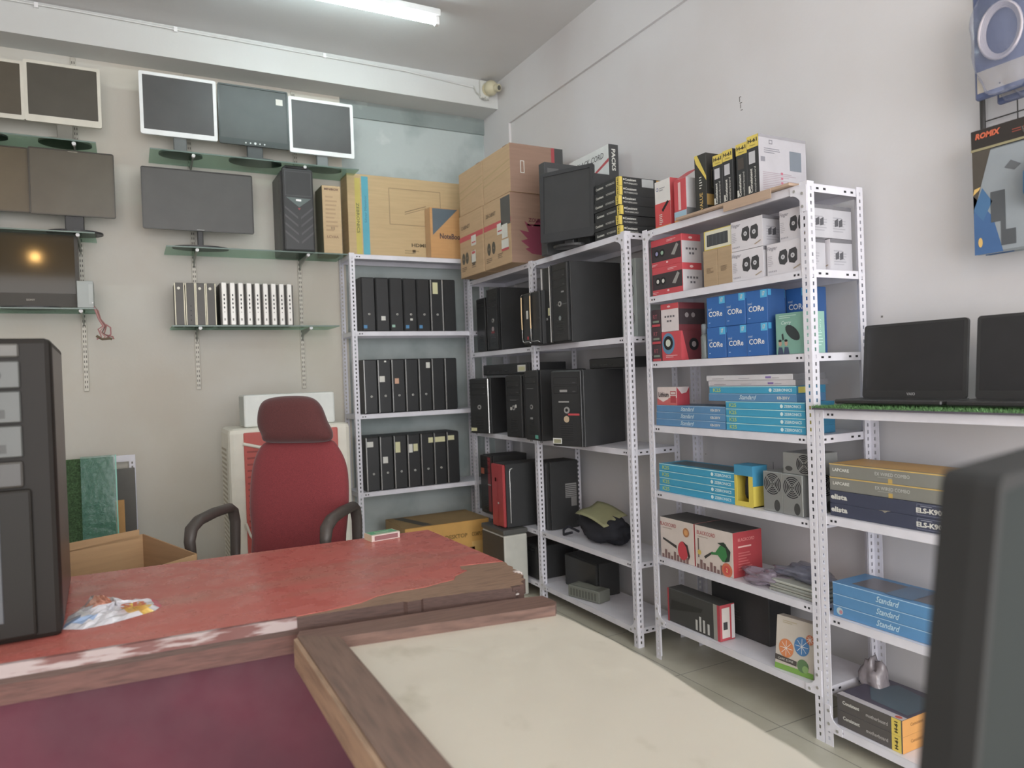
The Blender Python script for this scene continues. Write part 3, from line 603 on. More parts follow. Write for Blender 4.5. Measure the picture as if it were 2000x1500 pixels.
# second shelf
ZS = 1.498
for k in range(3):
    b = Box(.068, .14, .085, m('46363a', .5)); b.rect('F', .002, .0, .066, .012, RED2); b.txt('F', 'RT', .03, .05, .02, m('b05560', .5), w=.03); b.rect('F', .01, .02, .058, .03, m('7a8a78', .5), 2)
    right(b, 'cable_box', 2.335, 2.853, ZS+.0855*k, f'small dark maroon box at the far left of the second shelf, {("bottom", "middle", "top")[k]} of three', 'box', 'small dark maroon boxes')
b = Box(.128, .165, .135, m('c8bfc0', .5)); b.rect('F', 0, .108, .128, .135, RED2); b.disc('F', .06, .121, .012, m('e0b0b0', .5), 2, rv=.005)
for q in range(4): b.rect('F', .028+.02*q, .068, .040+.02*q, .077, m('5c5a60', .5), 2)
for q in range(2): b.rect('F', .045+.02*q, .046, .057+.02*q, .055, m('5c5a60', .5), 2)
b.rect('R', 0, 0, .165, .135, m('6d2c34', .5)); b.rect('R', .0, .03, .165, .105, m('3a3034', .5), 2)
for u in (.05, .09): b.disc('R', u, .075, .012, m('8c8484', .4), 3)
right(b, 'speaker_box', 2.33, 2.743, ZS+.141, 'white-fronted red speaker box on the second shelf above the box with a blue ring', 'box', gr)
b = Box(.14, .165, .14, RED2); b.disc('F', .05, .082, .046, m('4f7fa0', .5), 1, rv=.052); b.disc('F', .05, .085, .034, INK, 2); b.disc('F', .05, .085, .018, m('b8c0b0', .4), 3)
b.lines('F', .03, .015, .12, .03, 2, m('e0b0b0', .5)); b.rect('R', 0, 0, .165, .14, m('6a2a32', .5)); b.disc('R', .08, .075, .03, INK, 2); b.disc('R', .08, .075, .014, m('8c8484', .4), 3); b.poly('R', [(0, 0), (.045, 0), (.01, .14), (0, .14)], RED2, 2)
right(b, 'speaker_box', 2.33, 2.738, ZS, 'red speaker box with one blue-ringed speaker, below the white-fronted one', 'box', gr)
r = empty('spray_bottle', (2.35, 2.527, ZS), 'small clear bottle with grey cap beside the blue processor boxes', 'bottle', None)
g = G(); g.lathe([(0, 0), (.018, 0), (.019, .004), (.019, .10), (.015, .112), (0, .112)], m('7a8684', .15, kind='film', a=.6), 16); g.build('bottle_body', r)
g = G(); g.lathe([(0, .110), (.015, .110), (.015, .155), (.011, .160), (0, .160)], m('6c7478', .35), 16); g.build('cap', r)
def core_box(front=True):
    b = Box(.117, .1, .137, CORE, .002); b.rect('F', .08, .103, .115, .135, m('3aa8d4', .4)); b.txt('F', 'i7', .098, .119, .018, STK_W, w=.014, lay=3, bold=.02)
    b.txt('F', 'CORe', .056, .06, .024, m('e4e6ea', .5), w=.084, bold=.02); b.txt('F', 'intel', .022, .083, .010, m('b8c8e0', .5), w=.022); b.lines('F', .012, .02, .03, .028, 1, m('9ab8dc', .5))
    b.rect('R', 0, 0, .1, .137, m('214f88', .45)); b.rect('R', .002, .11, .02, .135, m('2f94c4', .4), 2); return b
gi = 'blue boxed processors'
for col in range(3):
    for row in range(2):
        right(core_box(), 'processor_box', 2.33+.003*((col+row) % 2), 2.433-.119*col, ZS+.1375*row, f'blue processor box, {("left", "middle", "right")[col]} of three in the {("lower", "upper")[row]} front row', 'box', gi)
for col in range(2):
    for row in range(2):
        right(core_box(), 'processor_box', 2.462, 2.215-.119*col, ZS+.1375*row, f'darker blue processor box behind the teal box, {("left", "right")[col]} one in the {("lower", "upper")[row]} back row', 'box', gi)
TEAL = m('6fa090', .5)
def teal_box():
    b = Box(.14, .05, .165, TEAL); b.txt('F', 'Carry', .055, .125, .018, m('c4dcd0', .5), w=.05, shear=.3); b.lines('F', .02, .145, .11, .16, 2, m('a8c8bc', .5))
    q = [(.085+.034*math.cos(a)*1.0-.008*math.sin(a), .085+.03*math.sin(a)-.012*math.cos(a)) for a in [2*PI*k/16 for k in range(16)]]; b.poly('F', q, m('30383a', .5), 2); b.poly('F', [(.03, .08), (.038, .085), (.042, .06), (.034, .055)], m('30383a', .5), 2)
    for u in (.022, .052): b.disc('F', u, .045, .008, m('b08c78', .5), 2, rv=.012); b.disc('F', u, .055, .008, INK, 3, rv=.005); b.poly('F', [(u-.014, .0), (u+.016, 0), (u+.01, .028), (u-.008, .03)], m('3a4660', .5), 2)
    b.rect('R', 0, 0, .05, .165, m('7fae9f', .5)); b.lines('R', .01, .03, .04, .09, 5, m('a8ccc0', .5)); b.txt('R', 'Carry', .025, .11, .012, m('b8d8cc', .5), w=.05, rot=PI/2); return b
for k in range(2): right(teal_box(), 'accessory_box', 2.34+.055*k, 2.035-.01*k, ZS, 'pale teal box with a pictured dark mouse' if k == 0 else 'second pale teal box, directly behind the one picturing a mouse', 'box', 'pale teal boxes')
# third shelf
ZS = 1.179
def kb_std(w=.475, h=.033, d=.17, big=False):
    b = Box(w, d, h, KBLUE, .001); b.txt('F', 'Standard', w*.48, h*.55, h*.55, m('bcd0e0', .5), w=w*.2, shear=.4, bold=.01); b.rect('F', w*.4, h*.16, w*.56, h*.2, m('9abcd8', .5), 2)
    b.rect('F', 0, h*.93, w, h, m('8fb0cc', .5)); b.txt('F', 'KB-201V', w*.87, h*.5, h*.36, STK_W, w=w*.13, bold=.03)
    b.rect('T', .05, .02, w-.04, d-.02, m('3c5a74', .4)); b.rect('R', 0, 0, d, h, m('3f6c92', .5)); return b
def kb_cyan(w=.44, h=.031, d=.17, left=True):
    b = Box(w, d, h, CYAN, .001); b.rect('F', 0, h*.9, w, h, m('a4d4e0', .5)); b.txt('F', 'K25', w*.1, h*.48, h*.55, m('9aba6c', .5), w=w*.1, bold=.03); b.txt('F', 'ZEBRONICS', w*.86, h*.48, h*.38, m('bfe2ec', .5), w=w*.2, bold=.02)
    b.disc('F', w*.73, h*.48, h*.25, m('bfe2ec', .5), 2); b.rect('R', 0, 0, d, h, m('1e6f92', .5)); b.rect('R', .01, .003, .07, h-.003, m('b4a838', .5), 2); b.rect('T', .04, .03, w-.04, d-.03, m('3c5560', .4)); return b
gs = 'blue flat keyboard boxes'; gz = 'cyan flat keyboard boxes'
T3 = ('bottom', 'middle', 'top'); T4 = ('bottom', 'second from bottom', 'second from top', 'top')
for k in range(3): right(kb_std(), 'keyboard_box', 2.33+.002*k, 2.632, ZS+.0335*k, f'dull blue flat keyboard box under the battery box, {T3[k]} of three', 'box', gs)
for k in range(4): right(kb_cyan(.425), 'keyboard_box', 2.33, 2.176, ZS+.0315*k, f'cyan keyboard box in the third shelf\'s right stack, {T4[k]} of four', 'box', gz)
right(kb_std(.49), 'keyboard_box', 2.332, 2.25, ZS+.1265, 'dull blue keyboard box lying across the cyan stack, below a cyan one', 'box', gs)
b = kb_cyan(.485); right(b, 'keyboard_box', 2.333, 2.248, ZS+.160, 'bright cyan keyboard box lying above a dull blue one, under the pale boxes', 'box', gz)
for k in range(2):
    b = Box(.49-.0*k, .19, .024, m('b4b0b4', .5) if k == 0 else m('bdbcc0', .5), .003); b.lines('F', .04, .008, .16, .014, 1, m('8a8890', .5)); b.lines('F', .2, .008, .3, .014, 1, m('9a98a0', .5)); b.rect('F', .35, .008, .38, .016, m('75609c', .5), 2); b.lines('F', .385, .008, .44, .014, 1, m('8a8890', .5), seed=4); b.rect('R', 0, 0, .19, .024, m('6c6c70', .5))
    right(b, 'slim_box', 2.335, 2.255+.012*k, ZS+.1915+.0245*k, f'pale slim box on top of the cyan keyboard box, {("lower", "upper")[k]} of two', 'box', 'pale slim boxes')
b = Box(.145, .08, .088, m('c9b9b4', .5)); b.rect('F', 0, 0, .145, .035, m('c25a58', .5)); b.txt('F', 'Lithium', .05, .052, .024, INK, w=.075, bold=.02, lay=3); b.poly('F', [(.0, .035), (.085, .035), (.085, .03), (.045, .015), (.01, .03)], m('d4c4bc', .5), 2)
b.rect('F', .1, .012, .14, .045, m('a8323c', .5), 2); b.frame('F', .1, .05, .14, .068, .003, m('a8323c', .5), 2); b.rect('R', 0, 0, .08, .088, m('a02f3c', .5)); b.poly('R', [(0, .088), (.08, .088), (.06, .06), (.03, .055)], m('b4a8a8', .5), 2)
right(b, 'battery_box', 2.34, 2.795, ZS+.101, 'small white and red lithium battery box on the dull blue keyboard boxes', 'box')
# fourth shelf
ZS = .851
for k in range(4): right(kb_cyan(.51, .034), 'keyboard_box', 2.33+.002*(k % 2), 2.607, ZS+.0345*k, f'bright cyan keyboard box at the left of the fourth shelf, {T4[k]} of four', 'box', gz)
r = empty('mouse_box', (2.33, 2.298, ZS), 'yellow and blue windowed box holding a black mouse', 'box', None, RZ)
MY = m('c8b420', .5); MBL = m('2a86ac', .5)
g = G(); w_, d_, h_ = .105, .085, .178
g.box(-w_/2, d_-.003, 0, w_/2, d_, h_, MY); g.box(-w_/2, 0, 0, -w_/2+.003, d_, h_, MY); g.box(w_/2-.003, 0, 0, w_/2, d_, h_, MY); g.box(-w_/2, 0, 0, w_/2, d_, .004, MY); g.box(-w_/2, 0, h_-.003, w_/2, d_, h_, MBL)
g.box(-w_/2, -.001, 0, w_/2, .001, .022, MY); g.box(-w_/2, -.001, h_-.045, w_/2, .001, h_, MBL); g.box(-w_/2, -.001, .022, -w_/2+.016, .001, h_-.045, MY); g.box(w_/2-.024, -.001, .022, w_/2, .001, h_-.045, MY)
g.box(w_/2-.0005, 0, .09, w_/2+.0006, d_, h_, MBL); g.build('carton', r)
g = G(); g.tube([(0, .03, .03), (.003, .035, .05), (.003, .036, .09), (0, .03, .125)], [.012, .026, .026, .014], INK, 14, ry=.6); g.build('mouse', r)
PSU = m('8f9290', .35, .35)
def psu(w, h, d, fz, horiz=False):
    b = Box(w, d, h, PSU, .002); R_ = min(w, h)*.44; u, v = (w/2, fz) if not horiz else (fz, h/2)
    for q in range(5): b.disc('F', u, v, R_*(1-.19*q), DARKSLOT, 1, r0=R_*(1-.19*q)-.0045, n=28)
    for a in range(4):
        c, sn = math.cos(a*PI/2+PI/4), math.sin(a*PI/2+PI/4); b.poly('F', [(u-sn*.003, v+c*.003), (u+sn*.003, v-c*.003), (u+c*R_+sn*.003, v+sn*R_-c*.003), (u+c*R_-sn*.003, v+sn*R_+c*.003)], PSU, 2)
    if not horiz: b.disc('F', w*.72, h*.17, .015, m('3e3f3e', .5), 1, rv=.024)
    else: b.disc('F', w*.2, h*.25, .018, m('3e3f3e', .5), 1, rv=.010)
    return b
gp = 'silver power supplies with round fan grilles'
right(psu(.1, .165, .13, .115), 'power_supply', 2.335, 2.143, ZS, 'silver power supply with round fan grille, right beside the yellow mouse box', 'power supply', gp)
right(psu(.1, .165, .13, .112), 'power_supply', 2.33, 2.038, ZS, 'silver power supply with round fan grille, between another one and the rack post', 'power supply', gp)
right(psu(.15, .086, .14, .105, True), 'power_supply', 2.34, 2.015, ZS+.1655, 'silver power supply lying on top of two upright ones', 'power supply', gp)
right(psu(.1, .165, .13, .112), 'power_supply', 2.475, 2.0, ZS, 'silver power supply at the back, behind the two upright ones', 'power supply', gp)
# fifth shelf
ZS = .521
def blade(k):
    b = Box(.243, .175, .20, m('c8bbb2', .5)); b.rect('T', 0, 0, .243, .175, m('4a4846', .6)); b.txt('F', 'BLACKCORD', .075 if k else .06, .168, .018, m('a85050', .5), w=.12, shear=.1, bold=.01); b.lines('F', .02, .148, .13, .156, 1, m('a08c80', .5))
    c = m('2e7a3e', .5) if k else m('c0303e', .5)
    if k:
        b.poly('F', [(.06, .062), (.115, .095), (.12, .088), (.068, .052)], m('3c3a38', .5), 2); b.poly('F', [(.105, .09), (.135, .095), (.165, .13), (.2, .145), (.225, .1), (.215, .07), (.18, .06), (.15, .085), (.11, .08)], c, 3)
        b.poly('F', [(.15, .14), (.19, .15), (.23, .115), (.222, .07), (.19, .06), (.21, .09), (.2, .125)], m('2c3a30', .5), 4)
        b.rect('F', .02, .05, .028, .14, m('6c5c54', .5), 2)
    else:
        b.poly('F', [(.02, .10), (.12, .075), (.12, .06), (.02, .09)], m('3c3a38', .5), 2); b.disc('F', .165, .058, .036, c, 3, rv=.045); b.poly('F', [(.165, .105), (.2, .09), (.215, .04), (.205, .02), (.19, .08)], m('3c3030', .5), 4)
        b.disc('F', .19, .15, .022, m('a86c3c', .5), 2); b.disc('F', .19, .15, .014, m('c88c4c', .5), 3)
    for q in range(9): b.rect('F', .01+q*.022, .0, .026+q*.022, .018+.012*((q*5) % 3), m('7a5c58', .5), 2)
    if k: b.disc('F', .205, .028, .032, m('c8623c', .5), 3); b.disc('F', .205, .028, .02, m('c8403c', .5), 4); b.txt('F', '2', .205, .028, .018, m('e0c070', .5), w=.01, lay=5, bold=.03); b.disc('F', .03, .075, .012, m('c8a838', .5), 3)
    b.rect('R', 0, 0, .175, .2, m('a83038', .5)); b.txt('R', 'BLACKCORD', .08, .165, .014, m('d88c88', .5), w=.1, shear=.1); b.rect('R', .03, .13, .11, .137, m('d8a8a0', .5), 2); b.lines('R', .03, .03, .12, .115, 7, m('c05c5c', .5), seed=6)
    return b
right(blade(0), 'headphone_box', 2.33, 2.745, ZS, 'white box picturing a red gadget, left of two on the fifth shelf', 'box', 'white and red gadget boxes')
right(blade(1), 'headphone_box', 2.33, 2.495, ZS, 'white box picturing a green gadget with bright red side', 'box', 'white and red gadget boxes')
FILM = m('8c8090', .12, kind='film', a=.55); FILM2 = m('8f918c', .15, kind='film', a=.9)
for k in range(4): right(Box(.26-.01*k, .2, .011, (m('8a8c84', .3), m('a4a69c', .25))[k % 2], .003), 'flat_packet', 2.335+.006*(k % 2), 2.05+.006*k, ZS+.0115*k, f'shiny grey flat packet on the fifth shelf, {T4[k]} of four', 'packet', 'stacked grey flat packets')
o = lump(.22, .12, .06, 11, FILM, n=18, amp=.35); right(o, 'plastic_bag', 2.315, 2.24, ZS+.001, 'crumpled lilac clear plastic bag beside the red-sided box', 'bag', None)
o = lump(.24, .15, .05, 15, m('74788c', .12, kind='film', a=.55), n=18, amp=.35); right(o, 'plastic_bag', 2.37, 2.08, ZS+.047, 'crumpled bluish clear plastic bag lying on the grey packets', 'bag', None)
# bottom shelf
ZS = .206
r = Box(.36, .09, .165, m('3c3c3a', .6), .004); r.rect('F', 0, 0, .012, .165, m('9c3038', .5)); r.rect('F', .32, 0, .36, .165, m('8c8c84', .5), 1); r.rect('F', .345, 0, .36, .165, m('b03040', .5), 2)
for q, (a, c_) in enumerate(((.2, .05), (.225, .07), (.25, .06), (.28, .05))): r.rect('F', a, .01, a+.014, .01+c_, m('b4b4b0', .5), 2)
r.poly('F', [(.02, .06), (.24, .10), (.25, .12), (.03, .11)], m('2a2a28', .5), 2); r.rect('R', 0, 0, .09, .165, m('b03a44', .5)); r.rect('R', .012, .012, .06, .15, m('c4bcb4', .5), 2); r.rect('R', .02, .05, .045, .085, m('3c3c3c', .5), 3); r.rect('R', .07, .005, .09, .16, m('c8c4c4', .5), 2)
right(r, 'toner_box', 2.335, 2.655, ZS, 'long dark box with red and white end on the bottom shelf of the crowded rack', 'box')
b = Box(.36, .14, .235, m('2e2e2f', .6), .004); b.lines('F', .1, .06, .2, .12, 5, m('3c3c3d', .5)); right(b, 'carton', 2.47, 2.49, ZS, 'plain black carton at the back of the bottom shelf', 'box')
b = Box(.175, .045, .215, m('b9b0a4', .5)); b.rect('F', 0, 0, .175, .022, m('6c9a34', .5)); b.poly('F', [(0, .035), (.1, .03), (.1, .05), (0, .057)], m('4a4440', .5), 2); b.txt('F', 'CARE ZONE', .05, .043, .008, STK_W, w=.07, lay=3)
for (u, v, c, n) in ((.05, .09, m('c8763c', .5), 8), (.12, .115, m('3f74a8', .5), 8), (.168, .15, m('b8643c', .5), 8)):
    rr = .034 if u < .15 else .018
    b.disc('F', min(u, .155), v, rr, c, 2, rv=rr*1.1, n=24)
    for a in range(n): c_, s_ = math.cos(a*PI/4), math.sin(a*PI/4); uu = min(u, .155); b.poly('F', [(uu-s_*.001, v+c_*.001), (uu+s_*.001, v-c_*.001), (uu+c_*rr*.85+s_*.001, v+s_*rr*.9-c_*.001), (uu+c_*rr*.85-s_*.001, v+s_*rr*.9+c_*.001)], PAPER, 3)
b.disc('F', .128, .04, .026, m('56784c', .5), 3); b.disc('F', .14, .03, .014, m('7ca05c', .5), 4); b.lines('F', .03, .19, .1, .205, 2, m('a89c7c', .5)); b.rect('R', 0, 0, .045, .215, m('8c8878', .5))
right(b, 'retail_box', 2.335, 2.065, ZS, 'cream box with orange and blue segmented discs and green foot, tilted on the bottom shelf', 'box', None, RZ+.12, rx=-.12)

# ------------------------------------------------------------------ half-height rack
ZS = .881
for k in range(2):
    b = Box(.46, .2, .047, m('3a3f52', .5), .001); b.txt('F', 'elista', .04, .026, .02, STK_W, w=.07, bold=.04); b.txt('F', 'ELS-K900', .39, .022, .018, STK_W, w=.1, bold=.04); b.lines('F', .355, .036, .42, .04, 1, m('a0a4b0', .5)); b.frame('F', .342, .006, .458, .043, .0012, m('7c8094', .5), 1)
    if k == 1: b.poly('F', [(.2, .001), (.25, .004), (.235, -.0), (.225, -.006), (.215, .0)], m('8c8678', .5), 3)
    right(b, 'keyboard_box', 2.33, 1.632, ZS+.0475*k, f'navy blue keyboard box below the grey ones, {("lower", "upper")[k]} of two', 'box', 'navy keyboard boxes')
for k in range(2):
    b = Box(.47, .2, .05, m('77776f', .5), .001); b.rect('F', 0, .046, .47, .05, m('c4a24a', .5)); b.txt('F', 'LAPCARE', .05, .028, .012, STK_W, w=.07, bold=.03); b.txt('F', 'EX WIRED COMBO', .255, .03, .012, m('b8b8b4', .5), w=.13); b.lines('F', .2, .018, .29, .021, 1, m('a8a8a0', .5)); b.rect('F', .24, 0, .256, .016, m('b49440', .5)); b.rect('T', .005, .01, .46, .19, m('b0863a', .5))
    right(b, 'keyboard_box', 2.335, 1.630, ZS+.0955+.0505*k, f'grey keyboard box with yellow edge above the navy ones, {("lower", "upper")[k]} of two', 'box', 'grey keyboard boxes with yellow edges')
ZS = .501
for k in range(3):
    b = Box(.41, .19, .042, m('4a82b0', .4), .001); b.txt('F', 'Standard', .225, .022, .022, m('b0cce0', .5), w=.09, shear=.4, bold=.01); b.rect('F', 0, .0395, .41, .042, m('9cc0dc', .5)); b.rect('T', .06, .03, .4, .16, m('5c5a60', .3)); b.rect('T', .2, .02, .3, .17, m('4c6a88', .3), 2)
    if k == 0: b.disc('F', .03, .022, .014, m('a0b8c0', .5), 2); b.disc('F', .035, .02, .007, m('b47480', .5), 3)
    right(b, 'keyboard_box', 2.33, 1.658, ZS+.0425*k, f'blue keyboard box in the stack behind the near monitor edge, {T3[k]} of three', 'box', 'blue keyboard boxes on the half-height rack')
ZS = .086
for k in range(2):
    b = Box(.262, .27, .058, m('504c4a', .5), .001); b.txt('F', 'Consistent', .06, .034, .014, STK_W, w=.07, bold=.03); b.txt('F', 'motherboard', .165, .026, .013, m('bcb8b4', .5), w=.085); b.rect('F', .222, 0, .258, .058, YEL2); b.txt('F', 'H-61', .24, .029, .013, INK, w=.04, rot=PI/2, lay=3, bold=.04)
    b.rect('R', 0, 0, .27, .058, m('c88a30', .5)); b.txt('R', 'Consistent', .08, .035, .012, m('7c5420', .5), w=.07)
    b.rect('T', 0, 0, .262, .27, m('4c4858', .4)); b.rect('T', 0, 0, .262, .03, m('b4b0b4', .5), 2); b.disc('T', .24, .015, .013, m('b8503c', .5), 3, rv=.01); b.poly('T', [(.1, .06), (.25, .05), (.25, .22), (.08, .25), (.03, .15)], m('4a5c68', .4), 2)
    right(b, 'motherboard_box', 2.33, 1.728, ZS+.0585*k, f'grey motherboard box with yellow corner and orange end on lowest shelf, {("lower", "upper")[k]} of two', 'box', 'grey motherboard boxes with orange ends')
o = lump(.1, .1, .2, 21, m('8c8488', .2, kind='film', a=.85), n=14, amp=.3); right(o, 'plastic_bag', 2.48, 1.93-.09, ZS+.117-.117, 'crumpled grey clear bag with reddish print behind the motherboard boxes', 'bag', None)
# grass mat
r = G(); r.box(-.0, -.02, 0, .97, .34, .006, m('4a4450', .8)); mt_ = m('4c7a44', .9, kind='turf')
rd = random.Random(5); r.box(0, -.02, .006, .97, .34, .012, mt_)
vs = []; fs = []
for i in range(3600):
    x = rd.uniform(0, .97); y = rd.uniform(-.02, .34) if i % 3 else rd.uniform(-.024, .01); a = rd.uniform(0, 6.28); hh = rd.uniform(.006, .011); q = len(vs)
    vs += [(x, y, .01), (x+.002*math.cos(a), y+.002*math.sin(a), .01), (x+rd.uniform(-.006, .006), y+rd.uniform(-.008, .004), .011+hh)]; fs.append((q, q+1, q+2))
r.add(vs, fs, m('5a8a4c', .8))
tag(r.build('artificial_grass_mat', None, (XF, 1.90, 1.282), RZ), 'green artificial grass mat covering the half-height rack top', 'mat', kind=None)
LB = m('2b2b2b', .35); LS = m('262627', .2)
for k, (y, sg) in enumerate(((1.615, 0), (1.20, 0))):
    r = empty('laptop', (2.475, y, 1.305), ('open black laptop on the grass mat nearest the crowded rack', 'open black laptop on the grass mat cut by the right picture edge')[k], 'laptop', 'open laptops on the grass mat', RZ)
    g = G(); g.box(-.2, -.165, 0, .2, .0, .016, LB, .004); g.build('base', r)
    g = G(); pts = rrect(.385, .275, .012)
    g.prism(pts, 0, .012, LB); o = g.build('lid', r); o.location = (0, .01, .012+.1375); o.rotation_euler = (PI/2-.1, 0, 0)
    g = G(); g.box(-.18, -.108, .0118, .18, .128, .0124, LS); g.build('screen', o)
    tv, tf, tw, tt = text_mesh('VAIO', .02); kk = .010/tt; g = G(); g.add([((x-tw/2)*kk, y_*kk-.126, .0128) for x, y_ in tv], tf, m('a0a0a0', .4)); g.build('lettering', o)

# ------------------------------------------------------------------ wall strips and glass shelves on the end wall
STRIP = m('b0aca0', .5, .2); GLASS = m('bdd0c6', .05, kind='glass', k=1.25); GEDGE = m('5c7068', .3)
def wall_strip(x, z0, z1, label):
    g = G(); y = 5.318
    g.box(x-.0145, y, z0, x+.0145, 5.332, z1, STRIP, .002); z = z0+.02; k = 0
    while z < z1-.03:
        for s in (-1, 1): g.box(x+s*.006-.0022, y-.0008, z, x+s*.006+.0022, y+.001, z+.016, m('4c4640', .7))
        z += .032
    tag(g.build('slotted_wall_strip'), label, 'wall rail', 'slotted metal strips carrying the glass shelves')
wall_strip(-.235, 1.45, 3.56, 'slotted metal wall strip under the left glass shelves')
wall_strip(.42, 1.435, 3.56, 'slotted metal wall strip behind the black mini computers')
wall_strip(1.12, 1.415, 3.56, 'slotted metal wall strip right of the silver mini computers')
wall_strip(-.95, 1.45, 3.56, 'slotted metal wall strip behind the television')
def glass_shelf(x0, x1, z, brs, label, y0=5.0):
    r = empty('glass_shelf', ((x0+x1)/2, 5.15, z), label, 'shelf', 'glass wall shelves'); ox = (x0+x1)/2
    g = G(); g.box(x0-ox, y0-5.15, -.008, x1-ox, .165, 0, GLASS, .001); g.box(x0-ox, y0-5.15-.0008, -.008, x1-ox, y0-5.15, 0, GEDGE); g.build('glass_pane', r)
    for bx in brs:
        g = G(); q = [(y0-5.15+.03, -.009), (.168, -.009), (.168, -.085), (.12, -.05), (y0-5.15+.03, -.022)]
        vs = [(bx-ox-.0035, y, zz) for y, zz in q]+[(bx-ox+.0035, y, zz) for y, zz in q]; n = 5
        g.add(vs, [tuple(range(n)), tuple(range(n, 2*n))[::-1]]+[(k, (k+1) % n, n+(k+1) % n, n+k) for k in range(n)], m('8c9088', .4, .2))
        g.cyl((bx-ox, y0-5.15+.02, -.016), (bx-ox, y0-5.15+.045, -.016), .011, WHITE, 10); g.build('bracket', r)
glass_shelf(-1.15, -.12, 2.945, (-.235, -.95), 'upper left glass shelf under two white-framed monitors')
glass_shelf(-1.15, -.145, 2.402, (-.235, -.95), 'left glass shelf under the two dark monitors with brown lens cast')
glass_shelf(-1.15, -.155, 1.948, (-.235, -.95), 'lowest left glass shelf under the television')
glass_shelf(.17, 1.49, 2.945, (.42, 1.12), 'upper glass shelf under the row of three monitors')
glass_shelf(.24, 1.385, 2.345, (.42, 1.12), 'glass shelf under the wide monitor and the gaming tower')
glass_shelf(.255, 1.31, 1.845, (.42, 1.12), 'glass shelf carrying the row of mini computers')
# monitors; the left-hand screens carry a brown lens cast in their colour
WB = m('d2d6d6', .4); WB2 = m('c0bcae', .45)
gt = 'monitors on the upper glass shelves'; BRN = m('4c4538', .3, k=1.35)
monitor('monitor', (-.68, 5.1, 2.946), 0, .40, .345, .017, WB2, 'white-framed monitor cut by the left picture edge, upper glass shelf', gt, screen=BRN, chin=.01, neck_h=.115)
monitor('monitor', (-.283, 5.1, 2.946), 0, .395, .362, .018, WB2, 'white-framed monitor with small purple mark, second from the left on the upper glass', gt, screen=m('48443b', .3, k=1.35), chin=.022, neck_h=.115, logo=None, sticker=(-.02, .165, .04, .006, m('7c6c8c', .5)), base=(.28, .2), stand=m('6c6a60', .4))
monitor('monitor', (.352, 5.1, 2.946), 0, .452, .395, .02, WB, 'white-framed monitor, leftmost of the three beside the slotted strip', gt, chin=.012, neck_h=.115, stand=m('5a5f5e', .4), base=(.26, .18))
monitor('monitor', (.812, 5.095, 2.946), 0, .45, .395, .01, m('394140', .3), 'black monitor with a white sticker between two white-framed ones', gt, screen=m('454b4a', .42, k=1.3), chin=.03, neck_h=.11, base=(.34, .2), buttons=5, sticker=(.145, .10, .045, .04, STK_W), stand=m('3c4242', .4))
monitor('monitor', (1.265, 5.1, 2.946), 0, .45, .385, .021, WB, 'white-framed monitor, rightmost on the upper glass shelf', gt, chin=.01, neck_h=.1, stand=m('6a7070', .4), base=(.26, .16))
gt = 'monitors on the middle glass shelves'
monitor('monitor', (-.70, 5.13, 2.403), 0, .45, .385, .006, m('3b342a', .3), 'dark monitor with brown lens cast, cut by the left picture edge, middle glass shelf', gt, screen=m('554932', .3), neck_h=.12)
monitor('monitor', (-.252, 5.09, 2.403), 0, .445, .395, .006, m('38342c', .3), 'frameless dark monitor on the middle left glass shelf, stand at its right', gt, screen=m('4e4739', .3), neck_h=.108, ped=.1, base=(.3, .22), sticker=(-.02, .188, .05, .004, m('9a9484', .4)))
monitor('monitor', (.448, 5.08, 2.346), 0, .665, .39, .005, m('333230', .3), 'wide frameless dark monitor standing on the glass beside the gaming tower', gt, screen=m('474644', .4, k=1.3), neck_h=.115, ped=.035, base=(.34, .18), sticker=(-.02, -.19, .045, .005, m('8a8a88', .4)))
monitor('television', (-.49, 5.09, 1.949), 0, .50, .45, .02, m('2f2a20', .5), 'dark television with a golden reflection of a lamp, at the left picture edge', None, screen=m('3a3120', .07, kind='mirror'), neck_h=.012, chin=.06, base=(.3, .15), cat='television', logo=('SONY', .012, m('8a8478', .4)))
# gaming tower
r = empty('tower_computer', (1.06, 4.985, 2.346), 'black gaming tower computer with triangular badge on the glass shelf', 'computer', None, 0)
b = Box(.215, .31, .545, m('3b3b3c', .4), .006)
for q in range(3): b.rect('L', .2+.02*q, .02, .207+.02*q, .5, GLOSS)
b.build('case_shell', r, (0, .03, 0))
b = Box(.205, .03, .555, m('343536', .3), .012); W = .205
b.poly('F', [(.02, .36), (.185, .355), (.105, .295)], m('55615f', .3), 1); b.rect('F', .085, .335, .12, .348, m('dfe6e4', .3), 3); b.poly('F', [(.095, .29), (.115, .29), (.105, .275)], m('8a3c40', .4), 2)
b.frame('F', .015, .37, .19, .535, .004, m('4a4c4c', .3), 1)
for q in range(4):
    b.poly('F', [(.01, .30-.055*q), (.095, .23-.055*q), (.095, .215-.055*q), (.01, .285-.055*q)], m('4c4b4d', .3), 1); b.poly('F', [(.195, .30-.055*q), (.115, .23-.055*q), (.115, .215-.055*q), (.195, .285-.055*q)], m('48474a', .3), 1)
b.build('front_panel', r)
g = G(); g.tube([(-.09, .03, .55), (-.07, .05, .575), (.07, .05, .575), (.09, .03, .55)], .012, CASE, 8); g.build('handle', r)
b = Box(.13, .2, .475, m('b0956c', .7, kind='card'), .002); b.txt('F', 'MINIBOX', .065, .45, .016, m('5c3c30', .5), w=.1, bold=.03); b.lines('F', .02, .16, .11, .42, 9, m('a08460', .6)); b.txt('F', 'LCVAA', .065, .12, .018, m('6c4a38', .5), w=.08)
for q in range(3): b.rect('F', .055+.01*q, .17, .059+.01*q, .2, m('6c5a44', .5))
b.rect('L', 0, 0, .2, .475, m('76735a', .7))  # left face painted darker to carry its shade
back(b, 'carton', 1.298, 5.04, 2.346, 'tall narrow brown carton right of the gaming tower', 'box')
